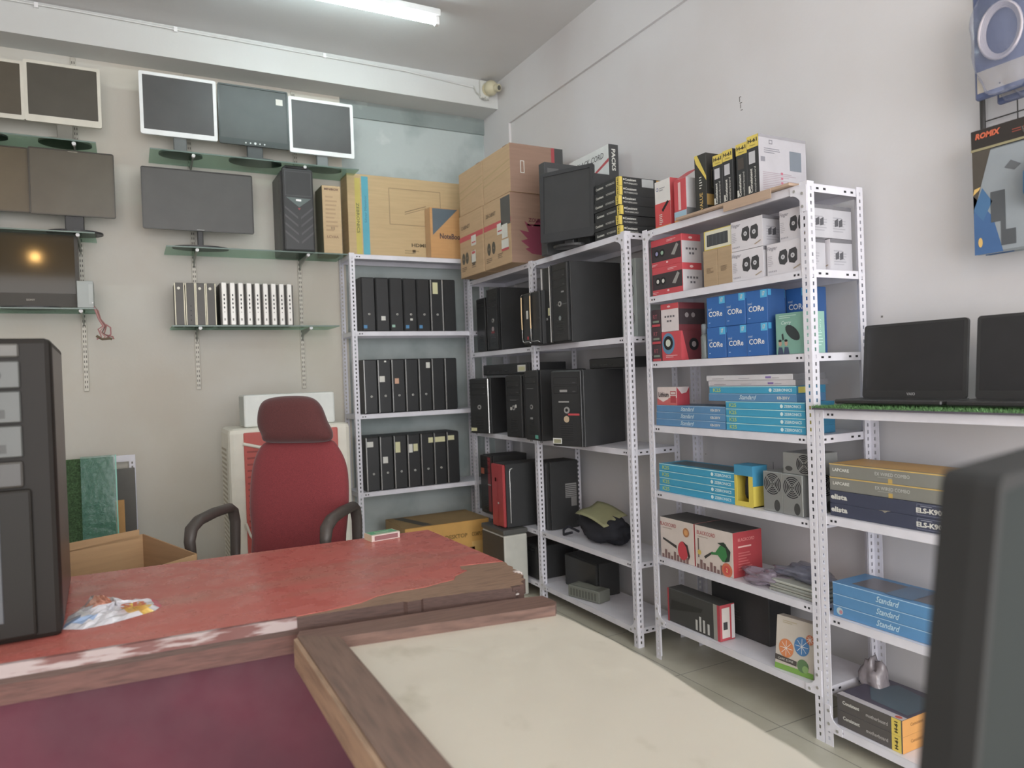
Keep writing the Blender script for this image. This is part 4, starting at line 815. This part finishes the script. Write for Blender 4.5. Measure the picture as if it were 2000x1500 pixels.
# mini computers
gk = 'black mini computers'; gs_ = 'silver-fronted mini computers'
for i, x in enumerate((.305, .368, .428, .489)):
    r = empty('mini_computer', (x, 5.02, 1.846), f'black-fronted mini computer with pale edges, {ORD[i]} from the left on the glass shelf', 'computer', gk)
    b = Box(.052, .2, .27, m('48443f', .45), .003); b.rect('R', .0, .0, .02, .27, m('a8a496', .4)); b.build('case_shell', r)
    g = G(); g.box(-.029, -.004, .002, -.0235, .01, .268, m('a29c84', .35, .3)); g.box(.0235, -.004, .002, .029, .01, .268, m('a29c84', .35, .3)); g.build('trim_strip', r)
    if i != 1: g = G(); g.cyl((0, -.003, 0), (0, .001, 0), .009, m('c8c4b4', .4), 12); g.build('power_button', r, (-.004, 0, .235))
    else: g = G(); [g.box(-.002, -.001, .03+.03*q, .004, .001, .036+.03*q, DARKSLOT) for q in range(4)]; g.build('port_row', r)
b = Box(.034, .2, .265, m('46443f', .5), .003)
def silver_mini():
    r = empty('mini_computer', (.567, 5.0, 1.846), 'silver-fronted mini computer, first from the left of nine', 'computer', gs_)
    b = Box(.050, .2, .272, m('45423e', .5), .002); b.build('case_shell', r, (0, .015, 0))
    p = Box(.033, .018, .278, m('b9b6b0', .35, .25), .004)
    for q in range(4): p.disc('F', .0165, .195-.027*q, .0042, INK, 1, rv=.008)
    p.disc('F', .0165, .085, .0035, m('7c7870', .4), 1); p.rect('F', .012, .03, .021, .045, m('7c7870', .4), 1); p.build('front_panel', r)
    return r
s0 = silver_mini()
for i in range(1, 9): copy_thing(s0, (.567+.0515*i, 5.0, 1.846), f'silver-fronted mini computer, {ORD[i]} from the left of nine')
# power supply hanging over the shelf end with its cables
r = empty('power_supply', (-.208, 5.0, 1.949), 'grey metal power supply at the end of the television shelf', 'power supply')
b = Box(.085, .14, .16, m('8d9390', .45, .1), .002); b.rect('F', .06, .02, .083, .14, m('9aa09c', .4), 1); b.disc('F', .079, .03, .004, WHITE, 2); b.build('case_shell', r)
g = G(); cc = m('9a6464', .6)
for q, cl in enumerate((cc, m('a87a74', .6), m('6a4a44', .6), m('8c5450', .6))):
    g.tube([(.035, .02+.004*q, .02), (.05+.004*q, -.005, -.02), (.065+.003*q, -.012, -.07), (.085+.006*q, -.012, -.11), (.06+.01*q, -.015, -.13-.01*q), (.075+.02*q, -.015, -.175), (.05+.03*q, -.015, -.19)], .0045, cl, 6)
g.tube([(.05, -.01, -.17), (.08, -.02, -.19), (.12, -.015, -.185), (.13, -.012, -.19)], .008, m('5c4c34', .6), 6); g.tube([(.1, -.012, -.1), (.125, -.012, -.12), (.125, -.012, -.16), (.1, -.014, -.185)], .0045, cc, 6); g.build('cable_bundle', r)

# ------------------------------------------------------------------ boxes on and under the end-wall rack
b = Box(.90, .17, .60, m('ae9468', .75, kind='card'), .003)
b.rect('F', .055, 0.01, .095, .57, m('b0a13c', .6)); b.rect('F', .105, .0, .155, .585, m('3f96a8', .6), 1); b.frame('F', .31, .25, .72, .52, .004, m('7c6848', .6), 1)
b.poly('F', [(.43, .345), (.60, .40), (.60, .405), (.43, .351)], m('6f5c40', .6)); b.poly('F', [(.43, .33), (.60, .385), (.60, .388), (.43, .334)], m('6f5c40', .6))
b.txt('F', 'HDMI', .53, .105, .026, m('54482f', .6), w=.11, bold=.03); b.lines('F', .42, .04, .54, .075, 2, m('8c7850', .6)); b.rect('F', .48, .045, .505, .07, m('6f5c40', .6), 2)
b.txt('F', 'ZEBRONICS', .073, .28, .022, m('5c5c38', .6), w=.22, rot=-PI/2, bold=.02); b.txt('F', 'Silver Monitor', .13, .35, .018, m('2f6a80', .6), w=.2, rot=PI/2)
back(b, 'monitor_carton', 1.888, 5.14, 2.353, 'large brown television carton with yellow and blue stripes on top of the end-wall rack', 'box')
b = Box(.24, .10, .375, m('b78649', .65, kind='card'), .002); b.poly('F', [(.02, .37), (.02, .17), (.225, .37)], m('51606a', .6)); b.txt('F', 'NoteBook', .17, .165, .042, m('4c3a3c', .6), w=.26 if False else .19, bold=.03); b.rect('L', 0, 0, .1, .375, m('b08c62', .7))
back(b, 'laptop_carton', 2.145, 5.035, 2.353, 'orange-brown notebook carton with blue-grey triangle before the television carton', 'box')
b = Box(.64, .42, .43, m('c08f34', .6), .003); b.rect('T', 0, 0, .64, .42, m('8f7344', .7)); b.poly('T', [(.05, .40), (.12, .4), (.22, .03), (.14, .03)], m('4f4a40', .6), 2); b.txt('F', 'DESKTOP', .38, .33, .03, m('7c5c1c', .6), w=.17, bold=.03); b.txt('F', 'COMPUTER', .56, .33, .03, m('7c5c1c', .6), w=.12, bold=.03)
b.rect('F', .45, .18, .52, .24, m('5c4420', .6)); b.rect('L', 0, 0, .42, .43, m('b0905c', .6)); b.rect('F', .5, 0, .64, .28, m('c8a050', .6), 1)
back(b, 'carton', 1.95, 4.72, 0, 'yellow-orange desktop computer carton on the floor below the end-wall rack', 'box')

# ------------------------------------------------------------------ red desk
LAM = m('b0554a', .27, kind='worn', c2='96705e', st=(.50, .85), sc=(.5, 1.3, 1), det=4); DW = m('80624c', .6, kind='wood', sc=(2, 14, 14)); DKW = m('4b342c', .55, kind='wood', sc=(2, 30, 40)); MAROON = m('571b2e', .55, kind='worn', c2='4c182a', st=(.4, .6))  # brown patches in LAM: wear plus the carton's reflection painted in
r = empty('desk', (.1, 2.5, 0), 'large red laminate desk with worn broken wooden corner', 'desk'); O = (-.1, -2.5)
def loc_(p): return [(x+O[0], y+O[1]) for x, y in p]
out = [(-1.5, 3.03), (1.118, 2.935), (1.143, 2.25), (1.133, 2.22), (1.137, 2.19), (1.126, 2.17), (1.13, 2.13), (1.112, 2.115), (1.118, 2.08), (1.098, 2.06), (1.10, 2.035), (1.075, 2.02), (1.07, 1.99), (1.045, 1.985), (1.03, 1.972), (.94, 1.995), (.75, 2.03), (.74, 2.022), (.70, 2.026), (.69, 2.035), (.39, 2.07), (-1.5, 2.20)]
g = G(); g.prism(loc_(out), .752, .7985, DW, mt_side=DKW); g.build('wooden_top', r)
lam = [(-1.5, 3.03), (1.118, 2.935), (1.14, 2.27), (1.09, 2.285), (.99, 2.305), (.975, 2.26), (.985, 2.235), (.93, 2.20), (.905, 2.16), (.85, 2.15), (.80, 2.135), (.70, 2.14), (.64, 2.13), (.58, 2.095), (.475, 2.08), (.395, 2.078), (-1.5, 2.205)]
g = G(); g.prism(loc_(lam), .7985, .8003, LAM); g.build('laminate_sheet', r)
g = G(); rd = random.Random(3)      # chipped whitish edge strip left of the table, dark splintered edge right of it
pts = [(-1.5, 2.20), (.39, 2.07)]
n = 40
for i in range(n):
    t0, t1 = i/n, (i+1)/n; xa = -1.5+1.89*t0; xb = -1.5+1.89*t1; ya = 2.2-.13*t0; yb = 2.2-.13*t1; za = .785+rd.uniform(-.004, .004)
    g.add([(xa+O[0], ya-.004+O[1], .768), (xb+O[0], yb-.004+O[1], .768), (xb+O[0], yb-.003+O[1], .8), (xa+O[0], ya-.003+O[1], .8), (xb+O[0], yb+.008+O[1], .8012), (xa+O[0], ya+.008+O[1], .8012)], [(0, 1, 2, 3), (3, 2, 4, 5)], m('988886', .55, kind='worn', c2='6a3f3a', st=(.46, .56), sc=(2.5, 9, 16)))
g.build('edge_band', r)
g = G()
for i in range(40):
    x = 1.02+.1*rd.random(); y = 1.975+.17*(x-1.02)/.1; z = rd.uniform(.745, .79); l = rd.uniform(.01, .03)
    g.box(x+O[0], y+O[1]-.004, z, x+l+O[0], y+O[1]+.012, z+rd.uniform(.004, .012), (DKW, m('b4aaa4', .7), DW)[i % 3], .001)
g.build('splinters', r)
g = G(); q = [(-1.5, 2.215), (1.06, 2.02), (1.06, 2.06), (-1.5, 2.255)]; g.prism(loc_(q), .70, .752, m('5c3830', .5, kind='wood', sc=(2, 20, 20))); g.build('apron', r)
g = G(); q = [(-1.5, 2.25), (1.02, 2.06), (1.02, 2.08), (-1.5, 2.27)]; g.prism(loc_(q), 0, .70, MAROON); g.build('front_panel', r)
g = G(); g.prism(loc_([(1.04, 2.1), (1.06, 2.1), (1.06, 2.88), (1.04, 2.88)]), 0, .752, MAROON); g.build('side_panel', r)
g = G(); g.prism(loc_([(-1.42, 2.27), (-1.4, 2.27), (-1.4, 2.95), (-1.42, 2.95)]), 0, .752, MAROON); g.build('side_panel', r)
# matchbox
r = empty('matchbox', (.905, 2.855, .8005), 'green and white matchbox lying on the far edge of the red desk', 'matchbox', None, .12)
b = Box(.125, .075, .026, m('c8b8b0', .5), .001); b.rect('F', .012, .004, .115, .022, m('8a5a5c', .6)); b.rect('T', .004, .006, .12, .07, m('4c9a6c', .5)); b.lines('T', .03, .02, .1, .05, 3, m('c4d0b8', .5)); b.rect('T', 0, 0, .125, .01, m('cfd0b4', .5), 2); b.rect('L', 0, 0, .075, .026, m('c8bc9c', .5)); b.build('sleeve', r)
# crumpled wrapper
rd = random.Random(9)
ol = [(-.20, 2.33), (-.12, 2.30), (.0, 2.31), (.13, 2.345), (.18, 2.36), (.215, 2.40), (.20, 2.46), (.14, 2.475), (.075, 2.48), (.02, 2.53), (-.07, 2.62), (-.11, 2.62), (-.13, 2.53), (-.19, 2.44)]
ol = [(-.185+ (x+.20)*.60, 2.30+(y-2.30)*1.12) for x, y in ol]
cx = sum(p[0] for p in ol)/len(ol); cy = sum(p[1] for p in ol)/len(ol); g = G()
PL = m('c6c4ca', .15, kind='film', a=1); cols = [PL, PL, PL, m('c89a8c', .2), m('a8b4cc', .15)]
N_ = len(ol); rings = 6; V = []
sub = []
for i in range(N_):
    for t in range(3): a, b_ = ol[i], ol[(i+1) % N_]; sub.append((a[0]+(b_[0]-a[0])*t/3, a[1]+(b_[1]-a[1])*t/3))
M_ = len(sub)
for k in range(rings+1):
    f_ = 1-k/rings*.97
    for (x, y) in sub: V.append((cx+(x-cx)*f_, cy+(y-cy)*f_, .8006 if k == 0 else .803+.022*(1-f_)**.5*rd.uniform(.25, 1)))
V = [(x-0, y-2.45, z-.8) for x, y, z in V]
for k in range(rings):
    for i in range(M_):
        a = (k*M_+i, k*M_+(i+1) % M_, (k+1)*M_+(i+1) % M_, (k+1)*M_+i); x, y = V[a[0]][0], V[a[0]][1]+2.45
        c = PL
        if .05 < x < .075 and y < 2.47: c = m('b84658', .2)
        elif -.04 < x < .035 and 2.34 < y < 2.42: c = m('d4b040', .2)
        elif x < -.12 and 2.34 < y < 2.39: c = m('8ca4c8', .2)
        elif -.13 < x < -.07 and y > 2.47: c = m('d08a70', .25)
        s_ = len(g.v); g.add([V[q] for q in a], [(0, 1, 2, 3)], c)
tv, tf, tw, tt = text_mesh('SB', .03); kk = .05/tt
g.add([(-.045+(x*kk), -.085+y*kk, .0235) for x, y in tv], tf, m('c0582c', .4))
tag(g.build('plastic_wrapper', None, (0, 2.45, .8)), 'crumpled white plastic wrapper with coloured print on the red desk', 'wrapper')

# big old tower on the desk
r = empty('server_tower', (-.41, 2.27, .8005), 'tall dark tower computer standing on the red desk at the left edge', 'computer', None, .03)
DK = m('1c1814', .5, kind='mirror'); b = Box(.46, .60, .795, m('241f1c', .5, kind='mirror'), .012); b.rect('R', .03, .02, .57, .775, m('433a38', .35), 1); b.build('case_shell', r, (0, .04, 0))
b = Box(.46, .04, .795, DK, .014)
b.build('front_panel', r)
FO = m('4a4c49', .4, 0); PK = m('66564f', .5)
g = Box(.40, .012, .035, m('504e49', .4), .004); g.build('top_strip', r, (-.04, -.011, .745))
for k, (z, h) in enumerate(((.665, .07), (.575, .082), (.485, .082))):
    g = Box(.40, .014, h, FO, .003)
    if k: g.poly('F', [(.12, .01), (.30, .012), (.33, .04), (.3, .07), (.17, .072), (.1, .05)], PK, 1); g.rect('F', .33, .012, .365, .034, m('3c3c3a', .5), 2); g.poly('F', [(.33, .05), (.345, .075), (.35, .075), (.338, .05)], m('9a9a94', .4), 2)
    else: g.disc('F', .345, .033, .016, m('2c2c2a', .4), 1); g.disc('F', .345, .036, .006, SILVER, 2); g.frame('F', .2, .02, .26, .045, .003, m('3c3c3a', .5), 1)
    g.build('drive_bay', r, (-.04, -.013, z))
g = Box(.40, .015, .07, m('34312d', .35), .01); g.poly('F', [(.29, .01), (.31, .012), (.34, .05), (.325, .05)], m('8c8a82', .4), 1); g.build('control_panel', r, (-.04, -.013, .405))
g = Box(.42, .016, .385, m('1d1a16', .45, kind='mirror'), .02); g.build('lower_door', r, (-.035, -.015, .015))
g = Box(.34, .004, .30, m('46494d', .4), .002); g.build('door_inlay', r, (-.065, -.0185, .06))

# ------------------------------------------------------------------ pale-topped table
FW = m('6b5346', .42, kind='wood', sc=(14, 1.2, 14)); FW2 = m('6b4f44', .42, kind='wood', sc=(1.2, 14, 14)); LW = m('94775c', .5, kind='wood', sc=(14, 1.2, 14))
BOARD = m('bdb6a6', .38, kind='worn', c2='a39c88', st=(.6, .78), sc=(2.2, 1.6, 1))
r = empty('table', (.75, 1.1, 0), 'wood-framed table with a scuffed cream board top in the foreground', 'table'); O = (-.75, -1.1)
g = G(); n = 26; rd = random.Random(12); ek = [(1.095, 1.87), (1.098, 1.83), (1.112, 1.6), (1.098, 1.35), (1.078, 1.19), (1.072, 1.02), (1.058, .9), (1.06, .5), (1.05, .2)]
def ex(y):
    for (xa, ya), (xb, yb) in zip(ek, ek[1:]):
        if y <= ya and y >= yb: return xa+(xb-xa)*(ya-y)/(ya-yb)
    return 1.09
e = [(ex(1.868-1.60*i/n)+rd.uniform(-.004, .004), 1.868-1.60*i/n) for i in range(n+1)]
g.prism(loc_([(.47, 1.95), (1.07, 1.88)]+e+[(.47, .27)]), .728, .74, BOARD); g.build('board_top', r)
g = G(); g.prism(loc_([(.376, 1.999), (.376, .25), (.474, .25), (.474, 1.925)]), .70, .772, FW); g.build('side_rail', r)
g = G(); g.prism(loc_([(.364, 1.985), (.364, .25), (.3755, .25), (.3755, 1.995)]), .695, .768, LW); g.build('side_strip', r)
g = G(); g.prism(loc_([(.376, 2.0), (.474, 1.926), (1.085, 1.828), (1.105, 1.855), (1.102, 1.93), (.99, 1.958), (.39, 2.035)]), .70, .771, FW2); g.build('end_rail', r)
for x, y in ((.66, 1.8), (1.02, 1.78), (.66, .35), (1.02, .35)):
    g = G(); g.box(x-.025+O[0], y-.025+O[1], 0, x+.025+O[0], y+.025+O[1], .728, DKW, .003); g.build('leg', r)
g = G(); g.box(.64+O[0], .27+O[1], .62, 1.06+O[0], .29+O[1], .728, DKW); g.build('apron', r)
# near monitor at the right edge
r = monitor('monitor', (.85, .40, .7405), .2, .46, .345, .014, m('171818', .7), 'large blurred dark monitor standing on the cream table at the right edge', None, screen=m('1e2423', .75, kind='mirror'), neck_h=.268, th=.045, base=(.28, .2), ped=.09, taper=(.985, .985), tilt=.1)

# ------------------------------------------------------------------ office chair
FAB = m('782026', .85, kind='fabric'); FAB2 = m('50201f', .85, kind='fabric'); PLA = m('423b36', .45)
r = empty('office_chair', (.605, 3.43, 0), 'red fabric office chair with headrest and black loop armrests behind the desk', 'chair', None, -.62)
r.scale = (1.12, 1.08, 1)
def smooth_loop(pts, n=5):
    o = []; N = len(pts)
    for i in range(N):
        p0, p1, p2, p3 = (Vector(pts[(i+k) % N]) for k in (-1, 0, 1, 2))
        for t in range(n):
            u = t/n; o.append(tuple(.5*((2*p1)+(p2-p0)*u+(2*p0-5*p1+4*p2-p3)*u*u+(3*p1-p0-3*p2+p3)*u**3)))
    return o
hd = smooth_loop([(-.145, .03), (-.165, .09), (-.155, .17), (-.115, .205), (-.02, .215), (.07, .205), (.115, .165), (.145, .09), (.17, .03), (.15, -.008), (.02, -.012), (-.12, -.006)])
g = G(); g.cushion(hd, .11, FAB2, 12); o = g.build('headrest', r, (0, .135, 1.18)); o.rotation_euler = (-.12, 0, 0)
bk = smooth_loop([(-.125, .50), (-.175, .46), (-.205, .36), (-.215, .2), (-.205, .05), (-.2, -.1), (-.12, -.14), (.1, -.14), (.2, -.11), (.215, .05), (.228, .2), (.222, .36), (.185, .46), (.14, .50), (.0, .505)])
g = G(); g.cushion(bk, .10, FAB, 12); o = g.build('backrest', r, (0, .13, .68)); o.rotation_euler = (-.08, 0, 0)
g = G(); st = smooth_loop([(-.24, -.22), (-.25, 0), (-.22, .2), (0, .23), (.22, .2), (.25, 0), (.24, -.22), (0, -.25)]); g.cushion(st, .11, FAB, 10); o = g.build('seat', r, (0, -.13, .50)); o.rotation_euler = (-PI/2, 0, 0)
for s in (-1, 1):
    g = G(); x = s*.272
    g.tube([(s*.22, .10, .50), (x, .10, .56), (x, .11, .70), (x, .115, .80), (x, .10, .855), (x, .07, .874), (x, -.05, .876), (x, -.17, .866), (x, -.225, .84), (x, -.24, .79), (x, -.225, .68), (x, -.2, .58), (s*.2, -.16, .48)], [.016, .018, .019, .02, .021, .022, .023, .023, .022, .019, .017, .016, .015], PLA, 12, ry=1.15)
    g.build('armrest', r)
g = G(); g.tube([(0, .16, .42), (0, .2, .5), (0, .205, .75), (0, .2, 1.1), (0, .18, 1.3)], .02, PLA, 10); g.build('back_bracket', r)
g = G(); g.cyl((0, -.08, .09), (0, -.08, .44), .025, PLA, 14); g.build('gas_column', r)
for k in range(5):
    a = k*2*PI/5; g = G(); g.tube([(0, -.08, .11), (.15*math.cos(a), -.08+.15*math.sin(a), .10), (.28*math.cos(a), -.08+.28*math.sin(a), .075)], [.025, .02, .014], PLA, 8); o = g.build('leg', r)
    g = G(); cx_, cy_ = .28*math.cos(a), -.08+.28*math.sin(a); g.cyl((cx_-.02, cy_, .028), (cx_+.02, cy_, .028), .028, PLA, 12); g.build('caster', o)

# ------------------------------------------------------------------ air cooler with a white box on top
CW = m('cdcabc', .4); CR = m('b44a40', .4)
r = empty('air_cooler', (.885, 4.62, 0), 'white and red air cooler standing behind the red chair', 'air cooler')
b = Box(.74, .42, 1.19, CW, .03)
for i in range(26): b.rect('L', .05, .30+.03*i, .30, .315+.03*i, m('a39a84', .5), 2)
b.build('body', r)
g = G(); g.box(-.285, -.012, .30, .285, .004, 1.165, CR, .02)
for i in range(14): g.box(-.27, -.016, .55+.038*i, .27, -.010, .56+.038*i, m('8f3a34', .5), .001)
g.build('front_grille', r)
g = G(); g.tube([(-.29, -.014, 1.10), (-.2, -.02, 1.075), (-.05, -.02, 1.05), (.05, -.02, 1.045)], .010, CW, 8); g.tube([(-.13, -.016, 1.17), (-.1, -.02, 1.12), (-.06, -.02, 1.06)], .008, CW, 8)
g.tube([(-.09, -.02, .92), (-.15, -.022, .84), (-.185, -.022, .74), (-.19, -.022, .66), (-.175, -.02, .60)], [.004, .012, .016, .014, .004], CW, 8); g.tube([(-.29, -.014, .62), (-.27, -.016, .55), (-.22, -.016, .46), (-.215, -.016, .3)], .008, CW, 6)
g.build('front_trim', r)
b = Box(.56, .22, .20, m('c9cdc8', .45), .012); b.rect('L', .01, .01, .21, .19, m('aab0aa', .5)); back(b, 'switch_cabinet', .90, 4.70, 1.191, 'white box lying on top of the air cooler behind the chair', 'box')
r = G(); r.tube([(1.225, 5.30, 1.16), (1.235, 5.31, 1.08), (1.245, 5.30, 1.0), (1.25, 5.29, .95)], .004, BLACK, 6)
for k in range(3): r.tube([(1.27+.018*math.cos(a)+.004*k, 5.295-.006*k, .975+.05*math.sin(a)-.01*k) for a in [2*PI*q/14 for q in range(15)]], .0035, BLACK, 6, False)
r.tube([(1.225, 5.3, 1.04), (1.25, 5.295, .99), (1.29, 5.29, .95), (1.31, 5.29, .93)], .004, BLACK, 6)
tag(r.build('power_cable'), 'coiled dark cable hanging on the wall right of the red chair', 'cable')

# ------------------------------------------------------------------ open carton behind the desk
r = empty('open_carton', (-.075, 3.28, 0), 'large open brown cardboard carton on the floor behind the desk', 'box')
A_, B_, C_, D_ = (.105, .29), (.29, -.08), (-.115, -.26), (-.30, .10)
CD = m('b08a5c', .75, kind='card'); CE = m('9c7850', .75, kind='card')
def wallp(g, p, q, z0, z1a, z1b, mt, t=.006):
    d = Vector((q[0]-p[0], q[1]-p[1], 0)).normalized(); nrm = Vector((-d.y, d.x, 0))*t
    vs = [(p[0], p[1], z0), (q[0], q[1], z0), (q[0], q[1], z1b), (p[0], p[1], z1a)]; vs += [(x+nrm.x, y+nrm.y, z) for x, y, z in vs]
    g.add(vs, [(0, 1, 2, 3), (7, 6, 5, 4), (0, 4, 5, 1), (1, 5, 6, 2), (2, 6, 7, 3), (3, 7, 4, 0)], mt)
g = G(); wallp(g, A_, B_, 0, .815, .775, CE); wallp(g, B_, C_, 0, .775, .735, CD); wallp(g, C_, D_, 0, .735, .80, CD); wallp(g, D_, A_, 0, .80, .815, CD); g.prism([A_, B_, C_, D_][::-1], 0, .006, CE); g.build('carton_walls', r)
for p, q, z, lean in ((D_, A_, .80, .0),):
    g = G(); wallp(g, (p[0]+.0, p[1]+.0), (p[0]+(q[0]-p[0])*.97, p[1]+(q[1]-p[1])*.97), .80, .835, .838, CD); g.build('flap', r)
# things leaning on the end wall at the left
g = G(); g.box(-.42, 0, 0, 0, .02, 1.05, m('4a6b3c', .9, kind='turf'), .004); g.box(-.42, -.004, 0, -.16, .0, 1.046, m('3c5c34', .9, kind='turf'))
tag(g.build('artificial_grass_roll', None, (-.10, 4.99, 0), 0, -.12), 'dark green artificial grass sheet leaning on the end wall behind the carton', 'grass sheet')
r = g = G(); g.box(-.19, 0, 0, 0, .006, 1.062, m('4c8a76', .1, kind='film', a=.38), .001); g.box(-.006, -.001, 0, .001, .007, 1.062, m('5fae9a', .25))
tag(g.build('acrylic_sheet', None, (-.085, 4.965, 0), 0, -.12), 'teal translucent sheet leaning over the green grass sheet', 'sheet')
g = G(); leg_sheet(g, (0, 0), (-.036, 0) and (-1, 0), 1.03, RACK); leg_sheet(g, (0, 0), (0, 1), 1.03, RACK); g.box(-.25, -.002, .99, 0, .002, 1.03, RACK)
tag(g.build('loose_steel_angle', None, (.02, 5.265, 0), 0, -.03, solid=.002), 'loose white slotted steel frame leaning on the end wall beside the grass sheet', 'metal frame')
g = Box(.18, .012, .95, m('56544e', .5), .002); back(g, 'dark_panel', -.075, 5.215, 0, 'dark grey panel standing inside the loose white frame', 'panel', None, 0, -.04)
g = Box(.05, .03, .76, m('c08c44', .6), .002); back(g, 'orange_carton_strip', -.075, 5.14, 0, 'narrow orange-brown cardboard piece beside the teal sheet', 'cardboard', None, 0, -.03)

# ------------------------------------------------------------------ security camera in the ceiling corner
r = empty('security_camera', (2.57, 5.085, 3.69), 'small cream dome security camera in the upper corner on the beam', 'camera')
CC = m('b3ab8c', .4)
g = G(); g.box(-.07, -.02, -.07, .0, .013, .07, m('b9b9b2', .5), .008); g.cyl((-.01, .01, 0), (-.01, -.035, 0), .05, CC, 20); g.build('mount', r)
g = G(); g.lathe([(0, -.055), (.03, -.05), (.052, -.025), (.056, 0), (.05, .028), (.03, .05), (0, .055)], CC, 20); g.build('housing', r, (.0, -.06, 0))
g = G(); g.cyl((.015, -.10, -.012), (.03, -.135, -.02), .028, CC, 18); g.cyl((.03, -.134, -.02), (.031, -.137, -.0205), .018, m('54544c', .15), 18); g.build('lens', r)
g = G(); g.tube([(-.03, -.02, -.06), (-.06, -.03, -.09), (-.01, -.03, -.085), (-.05, -.02, -.07), (-.1, -.005, -.03), (-.12, -.0, .02)], .004, m('a8a8a0', .5), 6); g.build('lead', r)

# ------------------------------------------------------------------ wire display panel with hanging packs on the right wall
r = empty('wire_display_panel', (2.655, .95, 2.3), 'black wire display grid on the right wall at the picture edge', 'display rack', None, RZ)
WR = m('3a3836', .5)
g = G(); g.tube([(-.50, 0, -.46), (-.50, 0, 1.0)], .009, WR, 8); g.tube([(.5, 0, -.46), (.5, 0, 1.0)], .009, WR, 8); g.tube([(-.5, 0, -.46), (.5, 0, -.46)], .009, WR, 8); g.tube([(-.5, 0, 1.0), (.5, 0, 1.0)], .009, WR, 8); g.build('frame', r)
g = G()
for k in range(1, 9): g.tube([(-.5+k*.111, 0, -.46), (-.5+k*.111, 0, 1.0)], .0022, WR, 6)
for k in range(1, 14): g.tube([(-.5, 0, -.46+k*.108), (.5, 0, -.46+k*.108)], .0022, WR, 6)
g.build('wire_grid', r)
hk = ((-.37, .52), (-.30, -.14), (-.36, .02))
for x, z in hk:
    g = G(); g.tube([(x, -.004, z), (x-.0, -.10, z), (x, -.15, z), (x, -.155, z+.015)], .003, WR, 6); g.build('hook', r)
NB = m('39416a', .3); VIO = m('5a5880', .3)
def cable_pack(x, y, z, label, dd):
    r = empty('cable_pack', (x, y, z), label, 'cable pack', 'hanging clear packs of coiled cable', RZ, )
    b = Box(.19, .02, .36, m('4b5678', .25), .006)
    b.rect('F', .01, .02, .175, .09, m('a8a094', .5), 1); b.rect('F', .02, .26, .17, .34, m('3c4a6c', .3), 1); b.rect('R', 0, 0, .02, .36, VIO)
    b.build('printed_card', r)
    g = G()
    for k in range(4): g.tube([((.052+.004*k)*math.cos(a), -.012-.003*k, .19+(.075+.004*k)*math.sin(a)) for a in [2*PI*q/24 for q in range(25)]], .005, m('a9a2aa', .35), 6, False)
    g.build('coiled_cable', r)
    o = lump(.2, .05, .36, 30+dd, m('8c94b0', .1, kind='film', a=.32), n=18, flat=.5, amp=.10); o.build('clear_wrap', r, (0, -.03, -.002))
cable_pack(2.50, 1.295, 2.30, 'front blue and clear pack with a coiled cable hanging at the upper right', 0)
cable_pack(2.56, 1.26, 2.285, 'rear dark blue pack behind the coiled cable pack', 1)
for k in range(2):
    r = empty('mouse_pack', (2.54+.045*k, 1.29-.01*k, 1.80+.0*k), ('front hanging pack with black and orange header and a blue mouse', 'rear hanging pack behind the blue mouse pack')[k], 'mouse pack', 'hanging packs with black headers', RZ)
    b = Box(.27, .022, .345, m('868e94', .3), .006)
    b.poly('F', [(0, 0), (.09, 0), (.06, .12), (.0, .2)], m('3a6090', .3)); b.poly('F', [(.0, .14), (.06, .345), (.0, .345)], m('4a443c', .4)); b.poly('F', [(.055, .10), (.085, .10), (.085, .02), (.13, .02), (.13, .07), (.1, .07), (.1, .2), (.055, .2)], m('4c5054', .4), 2)
    b.poly('F', [(.0, .15), (.03, .22), (.06, .17), (.03, .11)], m('3f6a94', .3), 2); b.poly('F', [(.0, .2), (.02, .215), (.025, .225), (.005, .22)], m('d0a850', .3), 3); b.disc('F', .02, .04, .007, m('d0a850', .3), 3, rv=.016); b.poly('F', [(.1, .27), (.13, .255), (.15, .27), (.12, .29)], m('5c6064', .4), 2)
    b.build('blister_card', r)
    g = G(); g.tube([(.055, -.012, .13), (.05, -.022, .17), (.05, -.022, .23), (.06, -.012, .28)], [.012, .028, .026, .01], m('2f6a94', .3), 14, ry=.6); g.build('mouse', r)
    b = Box(.275, .025, .07, m('2e2926', .4), .002); b.txt('F', 'ROMIX', .055, .048, .02, m('c85a30', .5), w=.08, bold=.05, shear=.2); b.lines('F', .13, .03, .26, .045, 2, m('8c4030', .5)); b.rect('F', 0, 0, .275, .008, m('8c8460', .5)); b.build('header_card', r, (0, -.002, .345))
